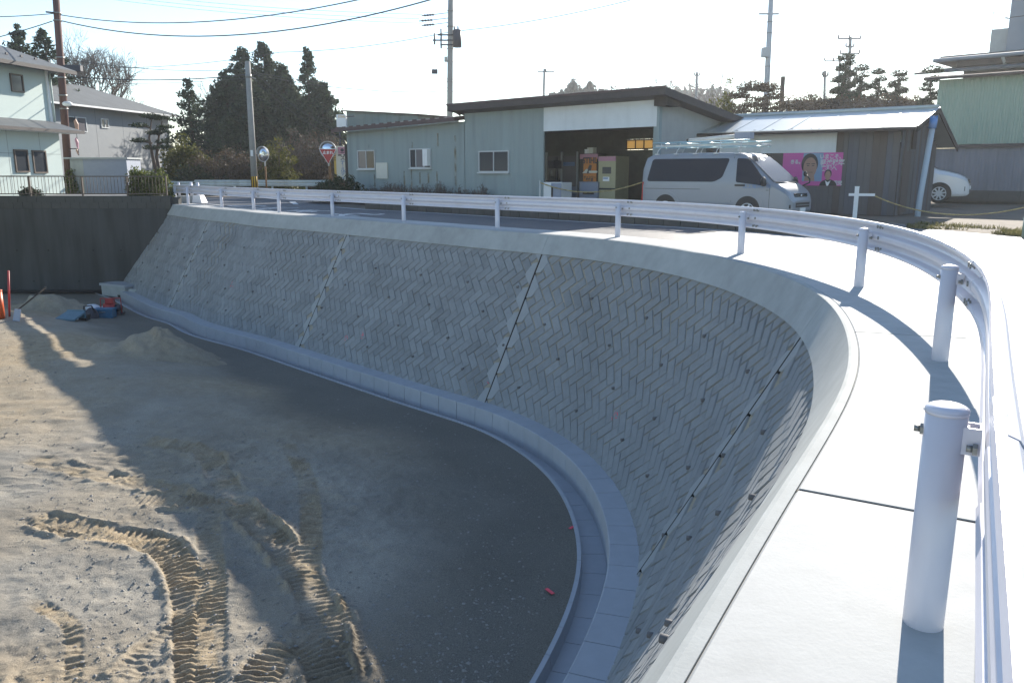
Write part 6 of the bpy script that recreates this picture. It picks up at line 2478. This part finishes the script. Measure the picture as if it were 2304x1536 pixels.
bare_tree('bare_tree', 'thin bare tree between the lone conifer and the clump', p.x, 76, 0, p.z * .95, levels=5, spread=.6, seed=12, twigs=4, trunk=.18, rmin=.014)
p = at(432, 215, 72)
bare_tree('bare_tree', 'small bare tree behind the lone conifer', p.x + 1.2, 72, 0, p.z * .9, levels=5, spread=.6, seed=14, twigs=3, trunk=.16, rmin=.014)
for i, (u, v, sd, sx) in enumerate(((338, 262, 31, -.6), (358, 266, 32, .3))):
    p = at(u, v, 46)
    b0 = at((345, 352)[i], 385, 46)
    pads('garden_pine', ('pruned pine leaning left before the grey house', 'pruned pine standing straight before the grey house')[i], b0.x, 46, .2, p.z - .2,
         [(1.0, 0, .55, .2), (.88, sx * 1.1, .5, .16), (.8, -sx * .9, .5, .16), (.68, sx * 1.2, .55, .18), (.6, -sx * 1.3, .5, .16)], sd, per=170, size=.09, lean=(p.x - b0.x), tr=.13, group='pruned pines before the grey house')
bush('shrub', 'broad yellowgreen shrub behind the junction', at(420, 380, 50).x, 50, 0, 1.5, 1.3, at(420, 302, 50).z, M['lf_yellow'], 41, n=150, per=40, size=.10, cr=.4)
bush('shrub', 'rounded yellowgreen shrub right of the first mirror', at(625, 380, 47).x, 47, 0, 1.15, 1.1, at(622, 322, 47).z, M['lf_yellow'], 42, n=170, per=40, size=.075, cr=.28)
bush('shrub', 'dark green evergreen mound behind the concrete pole', at(525, 380, 58).x, 58, 0, 2.3, 1.6, at(525, 286, 58).z, M['lf_dark'], 43, n=160, per=36, size=.12, cr=.45)
bush('shrub', 'low dark shrub right of the first mirror', at(655, 410, 48).x, 48, 0, .9, .8, 1.0, M['lf_green'], 44, n=70, per=30, size=.06, cr=.2)
thicket('thicket', 'brown leafless thicket left of the concrete pole', at(488, 400, 49).x, 49, 0, 1.7, 1.2, at(490, 310, 49).z, 51, 60, 6, group='brown thickets at the junction')
thicket('thicket', 'reddish brown thicket directly behind the concrete pole', at(548, 400, 50).x, 50, 0, 1.6, 1.2, at(548, 315, 50).z, 52, 60, 7, group='brown thickets at the junction')
thicket('thicket', 'tall grey bare thicket behind the stop sign', at(700, 400, 54).x, 54, 0, 2.4, 1.6, at(695, 265, 54).z, 53, 90, 4, group='brown thickets at the junction')
thicket('thicket', 'grey bare thicket behind the sign board', at(752, 400, 52).x, 52, 0, 1.4, 1.2, at(752, 290, 52).z, 54, 60, 3, group='brown thickets at the junction')
thicket('thicket', 'tangled bare thicket between the two mirrors', at(662, 400, 53).x, 53, 0, 1.6, 1.3, at(660, 300, 53).z, 55, 60, 4, group='brown thickets at the junction')
bush('shrub', 'dark leafy mass at the foot of the yellowgreen shrub', at(440, 410, 48).x, 48, 0, 2.2, 1.0, 1.5, M['lf_dark'], 45, n=110, per=34, size=.08, cr=.3)
bush('shrub', 'dark leafy mass low behind the old guardrail', at(575, 410, 52).x, 52, 0, 3.2, 1.0, 1.7, M['lf_dark'], 46, n=140, per=34, size=.09, cr=.35)
bush('shrub', 'dark ivy covered bank below the stop sign', at(700, 410, 50).x, 50, 0, 2.4, 1.0, 1.6, M['lf_brown'], 47, n=110, per=34, size=.08, cr=.35)
for i, (u, v, rx) in enumerate(((315, 383, .62), (350, 380, .72))):
    bush('hedge_bush', ('leafy green bush on the old wall, next to the storage shed', 'leafy green bush on the old wall, next to the new guardrail')[i], at(u, 430, 35).x, 35.0, .28, rx, .5, at(u, v, 35).z - .28, M['lf_green'], 70 + i, n=90, per=40, size=.055, cr=.18, group='green bushes on the old wall')
bush('weed', 'dark weed tuft on the wall before the pale house', at(68, 437, 34.6).x, 34.6, .28, .45, .25, .38, M['lf_dark'], 75, n=40, per=26, size=.05, cr=.14)
bush('weed', 'ivy climbing the foot of the brown pole', at(152, 437, 40.9).x, 41.3, .25, .32, .28, 1.25, M['lf_green'], 76, n=60, per=30, size=.05, cr=.14)

# garden behind the shed
def topi(label, u, vt, vb, wpx, Y, sd, m='lf_pine', n=7):
    p, q = at(u, vt, Y), at(u, vb, Y)
    hw = wpx / 2 * Y * CP / FPX
    h = p.z
    rs = np.random.default_rng(sd)
    pd = [(1.0, 0, hw * .75, .24)]
    for k in range(1, n):
        f = 1 - (1 - q.z / h) * k / n
        g = .55 + .6 * k / n
        sgn = 1 if k % 2 else -1
        pd.append((f, sgn * hw * .35 * g, hw * .85 * g, .24))
        pd.append((f - .03, -sgn * hw * .45 * g, hw * .75 * g, .21))
    pads('clipped_tree', label, p.x, Y, 0, h, pd, sd, m, 'cloud pruned trees behind the shed', per=330, size=.075, tr=.09)


topi('tallest cloud pruned tree, dense and dark', 1905, 130, 245, 62, 44, 81, 'lf_conifer', 9)
topi('second tallest cloud pruned tree with a round cap', 1940, 155, 245, 50, 45, 82, 'lf_pine', 6)
topi('cloud pruned tree with a flat cap leaning left', 1978, 163, 245, 48, 45, 83, 'lf_pine', 5)
topi('looser cloud pruned pine at the end of the row', 2022, 168, 245, 56, 46, 84, 'lf_pine', 6)
topi('dark layered pine against the green building edge', 2098, 160, 300, 56, 40, 85, 'lf_conifer', 7)
bush('shrub', 'dark green pine mound behind the workshop roof end', at(1625, 240, 42).x, 42, 1.5, 1.1, .9, at(1625, 196, 42).z - 1.5, M['lf_yellow'], 86, n=120, per=36, size=.07, cr=.3)
pads('garden_pine', 'spreading brownish pine before the tall grey pole', at(1700, 250, 42).x, 42, 0, at(1700, 198, 42).z, [(1.0, -.3, .8, .36), (.99, .5, .7, .33), (.93, -.9, .6, .3), (.92, .9, .6, .3), (.86, .1, .9, .4), (.83, 1.2, .5, .3), (.8, -.8, .7, .36), (.77, .5, .8, .36)], 87, 'lf_brown', None, 420, .07, tr=.1)
bush('shrub', 'rounded clipped shrub above the vine trellis', at(1822, 250, 46).x, 46, 2.6, 1.15, .9, at(1822, 211, 46).z - 2.6, M['lf_pine'], 88, n=130, per=30, size=.05, cr=.2, shell=.8)
p = at(1860, 175, 50)
bare_tree('bare_tree', 'small bare garden tree left of the cloud pruned trees', p.x, 50, 0, p.z * .98, levels=4, spread=.8, seed=21, twigs=3, trunk=.12, rmin=.02)
p = at(1650, 140, 60)
bare_tree('bare_tree', 'slim bare tree above the workshop roof end', p.x, 60, 0, p.z, levels=4, spread=.35, seed=22, twigs=3, trunk=.10, rmin=.013)
ta, tb = at(1770, 240, 43), at(2075, 240, 43)
tr_ = thing('vine_trellis', 'vine trellis with tangled bare vines over the shed roof', 'trellis', (ta.x, 43, 0))
wd = tb.x - ta.x
zt, zb = at(1900, 228, 43).z, at(1900, 252, 43).z
for k in range(5):
    MB().tube([(wd * k / 4, 0, 0), (wd * k / 4, 0, zt)], .05, 6).build('post', M['pole_g'], tr_)
for z in (zt, (zt * .6 + zb * .4), zb + .15):
    MB().tube([(-.2, 0, z), (wd + .2, 0, z)], .03, 5).build('rail', M['wood_d'], tr_)
mb = MB()
rs = np.random.default_rng(5)
for k in range(420):
    x = rs.uniform(-.2, wd + .1)
    p = Vector((x, rs.uniform(-1.2, 1.2), rs.uniform(zb + .1, zt)))
    q = p + Vector((rs.normal(0, .5), rs.normal(0, .3), rs.normal(0, .1)))
    mb.tube([p, (p + q) / 2 + Vector((0, 0, rs.normal(0, .08))), q], .02, 3, caps=False)
mb.build('vine', M['twig'], tr_)
crown('foliage', np.stack([rs.uniform(-.2, wd, 6500), rs.uniform(-1.2, 1.2, 6500), rs.normal((zt + zb) / 2 + .08, .2, 6500)], 1), .06, M['lf_brown'], tr_)
bush('shrub', 'brown dry bush between the shed gable and the green building', at(2072, 290, 38).x, 38, 0, .8, .8, at(2072, 268, 38).z, M['lf_brown'], 89, n=80, per=30, size=.07, cr=.25)

# distant trees beyond the roofs
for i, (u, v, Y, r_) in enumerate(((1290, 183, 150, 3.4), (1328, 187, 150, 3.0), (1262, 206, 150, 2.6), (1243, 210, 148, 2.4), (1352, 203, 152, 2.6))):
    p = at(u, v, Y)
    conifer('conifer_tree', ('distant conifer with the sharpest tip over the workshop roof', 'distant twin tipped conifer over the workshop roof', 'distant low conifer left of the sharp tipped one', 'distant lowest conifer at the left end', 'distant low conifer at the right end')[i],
            p.x, Y, 0, p.z, r_ * 2.2, 240 + i, 'distant conifers over the workshop roof', 'lf_hazed', n=300, per=16, size=.36, top=.04, shape=.55)
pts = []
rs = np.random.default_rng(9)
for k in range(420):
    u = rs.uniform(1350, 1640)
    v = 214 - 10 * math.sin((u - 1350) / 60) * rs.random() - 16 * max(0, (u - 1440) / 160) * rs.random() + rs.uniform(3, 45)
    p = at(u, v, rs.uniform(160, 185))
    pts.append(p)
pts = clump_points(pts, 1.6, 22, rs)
tag(crown('treeline', pts, .5, M['lf_hazed'], None), 'far wood showing over the workshop roof', kind='stuff')
for i, (u, v) in enumerate(((1500, 178), (1548, 182), (1460, 200), (1595, 180))):
    p = at(u, v, 150)
    bare_tree('bare_tree', ('distant bare tree left of the plain dark pole', 'distant bare tree right beside the plain dark pole', 'distant lower bare tree over the white panel', 'distant bare tree above the roof corner')[i], p.x, 150, 0, p.z, levels=5, spread=.7, seed=300 + i, twigs=3, trunk=.3, rmin=.035, group='distant bare trees')

# ------------------------------------------------------------------ things lying in the pit
def heap(name, label, u, v, rx, ry, h, m, seed, n=56):
    c = ong(u, v)
    t = []
    vs, fs = [], []
    rs = np.random.default_rng(seed)
    for j in range(22):
        f = j / 21
        for k in range(n):
            a_ = 2 * math.pi * k / n
            wob = 1 + .22 * math.sin(2 * a_ + seed) + .12 * math.sin(5 * a_ + seed * 2)
            x, y = rx * f * wob * math.cos(a_), ry * f * wob * math.sin(a_)
            z = h * (max(0, (1 - f) ** 1.15) if name == 'gravel_pile' else (1 - f * f) ** 1.3) + (.2 if name == 'gravel_pile' else .3) * h * float(fbm(np.array([c.x + x]), np.array([c.y + y]), 3.2, 4, seed)[0]) * (1 if f < .9 else .3)
            z += .05 * h * math.exp(-f * f * 9)
            vs.append((x, y, z - .05 + ground_z(c.x + x, c.y + y) - c.z))
    for j in range(21):
        for k in range(n):
            k2 = (k + 1) % n
            fs.append((j * n + k, (j + 1) * n + k, (j + 1) * n + k2, j * n + k2))
    mb = MB()
    mb.add(vs, fs, 0, True)
    o = mb.build(name, m, None)
    o.location = (c.x, c.y, c.z)
    o.data.attributes.new('sand', 'FLOAT', 'POINT').data.foreach_set('value', np.full(len(vs), .55, np.float32))
    return tag(o, label, 'soil heap')


heap('earth_mound', 'broad low mound of dug earth near the old wall', 120, 700, 1.7, 1.2, .62, M['pitground'], 3)
heap('gravel_pile', 'cone shaped pile of sand and gravel in the middle of the pit', 368, 800, 1.55, 1.5, .78, M['pitground'], 8)

b0 = ong(262, 668)
cbx = thing('concrete_chamber', 'square concrete chamber standing in the corner of the pit', 'concrete box', (b0.x, b0.y, b0.z), R(-30))
hgt = at(262, 640, b0.y).z - b0.z
MB().box(-.95, .62, .0, 1.05, 0, hgt - .1).build('chamber_wall', M['coping'], cbx)
MB().box(-1.0, .67, -.05, 1.1, hgt - .098, hgt).build('cover_slab', M['ditch'], cbx)
MB().box(.68, 1.5, .1, .9, 0, hgt * .72).build('side_block', M['coping'], cbx)
MB().box(.1, .45, -.012, -.002, .0, .1).build('outlet_slot', M['black'], cbx)

tb_ = ong(232, 716)
bt = thing('blue_crate', 'blue steel crate on the ground by the earth mound', 'crate', (tb_.x, tb_.y, tb_.z), R(6))
MB().box(-.32, .32, 0, .4, 0, .30).build('crate_body', M['blue_t'], bt)
MB().box(-.34, .34, -.02, .42, .26, .32).build('rim', M['blue_t'], bt)
MB().tube([(-.1, -.03, .22), (.1, -.03, .22)], .015, 6).build('handle', M['steel'], bt)
rp = thing('red_pump', 'small red engine pump behind the blue crate', 'pump', (tb_.x - .06, tb_.y + .75, ground_z(tb_.x - .06, tb_.y + .95)), R(10))
MB().box(-.36, .36, 0, .36, .02, .08).build('base', M['dark'], rp)
MB().tube([(-.28, .18, .26), (.1, .18, .26)], .17, 16).build('engine', M['red'], rp)
MB().box(-.2, .06, .05, .32, .42, .58).build('tank', M['red'], rp)
MB().tube([(.1, .18, .24), (.32, .18, .24)], [.14, .10], 14).build('pump_head', M['dark'], rp)
MB().tube([(-.34, .02, .08), (-.34, .02, .62), (.34, .02, .62), (.34, .02, .08)], .02, 6).build('carry_frame', M['red'], rp)
tl = ong(146, 722)
tx = thing('tool_tray', 'flat bluegrey tool tray tipped towards the wall', 'tool tray', (tl.x, tl.y, tl.z), R(-8))
MB().hexa([(-.32, 0, .02), (.32, 0, .0), (.34, .55, .16), (-.26, .55, .18), (-.32, 0, .08), (.32, 0, .06), (.34, .55, .22), (-.26, .55, .24)]).build('tray', M['bluegrey'], tx)
MB().box(-.3, .3, .54, .60, .0, .26).build('back_rim', M['bluegrey'], tx)
tk = ong(176, 722)
tc = thing('tool_case', 'low black tool case between tray and bag', 'tool case', (tk.x, tk.y, tk.z), R(3))
MB().box(-.26, .26, 0, .3, 0, .16).build('case_body', M['trim'], tc)
MB().box(-.27, .27, -.008, .308, .10, .185).build('lid', M['trim'], tc)
MB().box(-.12, .02, -.012, -.009, .04, .08).build('white_label', M['white'], tc)
bg_ = ong(200, 717)
sk = thing('dark_bag', 'slumped dark bag leaning against the blue crate', 'bag', (bg_.x, bg_.y, bg_.z))
MB().ball((0, .2, .0), .24, .2, .36, 14, 8, 0, 0).build('bag_body', M['dark'], sk)
MB().tube([(-.2, .1, .2), (-.16, .06, .42), (.1, .06, .44), (.2, .1, .2)], .025, 6).build('strap', M['trim'], sk)
ws_ = ong(207, 708)
wk = thing('white_sack', 'white plastic sack lying behind the dark bag', 'sack', (ws_.x, ws_.y + .15, ground_z(ws_.x, ws_.y + .15)))
MB().ball((0, 0, .18), .27, .2, .2, 16, 8, 0, -1).ball((-.14, .02, .25), .15, .14, .12, 12, 6, 0, -1).build('sack_body', M['whitebag'], wk)
MB().tube([(.24, 0, .22), (.34, .02, .3)], [.05, .02], 6).build('tied_neck', M['whitebag'], wk)
sv = ong(36, 722)
sh_ = thing('shovel', 'shovel leaning on the earth mound with its blade down', 'shovel', (sv.x, sv.y, sv.z), R(-20))
MB().hexa([(-.14, 0, .0), (.14, 0, 0), (.14, .02, 0), (-.14, .02, 0), (-.12, .1, .34), (.12, .1, .34), (.12, .12, .34), (-.12, .12, .34)]).build('blade', M['greybox'], sh_)
MB().tube([(0, .11, .32), (.45, .75, .92)], .02, 8).build('handle', M['wood_d'], sh_)
MB().tube([(.38, .78, .93), (.52, .72, .93)], .018, 6).build('grip', M['wood_d'], sh_)
og = ong(2, 716)
oc = thing('orange_pipe', 'upright orange pipe with a thin red stake at the left edge', 'pipe', (og.x, og.y, og.z))
MB().tube([(0, 0, 0), (0, 0, .82)], .12, 14).build('pipe_body', M['orange'], oc)
MB().tube([(0, 0, .821), (0, 0, .86)], .128, 14).build('collar', M['orange'], oc)
MB().tube([(.08, .3, 0), (.22, .3, 1.4)], .03, 8).build('stake', M['red'], oc)
tp0, tp1 = ong(-120, 690), ong(215, 668)
MBt = MB().tube([(-25, 33.6, PIT_Z + .12), (-15.9, 33.75, PIT_Z + .12)], .07, 10)
tag(MBt.build('drain_hose', M['black']), 'long black hose lying along the foot of the old wall', 'hose')
for (u, v, an, l_, lab) in ((1237, 1330, -1.0, .075, 'larger strip of pink tape on the pit floor'), (1286, 1187, .9, .045, 'small scrap of pink tape beside the drain lip')):
    p = onz(u, v, PIT_Z + .01)
    g = ground_z(p.x, p.y)
    d = Vector((math.cos(an), math.sin(an), 0)) * l_
    e = Vector((-d.y, d.x, 0)).normalized() * .022
    mb = MB()
    c_ = Vector((p.x, p.y, max(g, PIT_Z) + .014))
    mb.hexa([c_ - d - e, c_ + d - e, c_ + d + e, c_ - d + e] + [q + Vector((0, 0, .006)) for q in (c_ - d - e, c_ + d - e, c_ + d + e, c_ - d + e)])
    tag(mb.build('tape_strip', M['pinktape']), lab, 'tape', 'pink survey tapes on the pit floor')


# ------------------------------------------------------------------ winter haze: one closed box of thin air round the whole scene
hz = MB().box(-460, 710, -70, 710, -6, 24).build('haze', None)
hm = bpy.data.materials.new('thin_haze')
hm.use_nodes = True
hm.node_tree.nodes.clear()
ho = hm.node_tree.nodes.new('ShaderNodeOutputMaterial')
hv = hm.node_tree.nodes.new('ShaderNodeVolumePrincipled')
hv.inputs['Color'].default_value = (.93, .96, 1, 1)
hv.inputs['Density'].default_value = HAZE
hv.inputs['Anisotropy'].default_value = .55
hm.node_tree.links.new(hv.outputs[0], ho.inputs['Volume'])
hz.data.materials.clear()
hz.data.materials.append(hm)
tag(hz, 'thin bright winter haze in the air', kind='stuff')
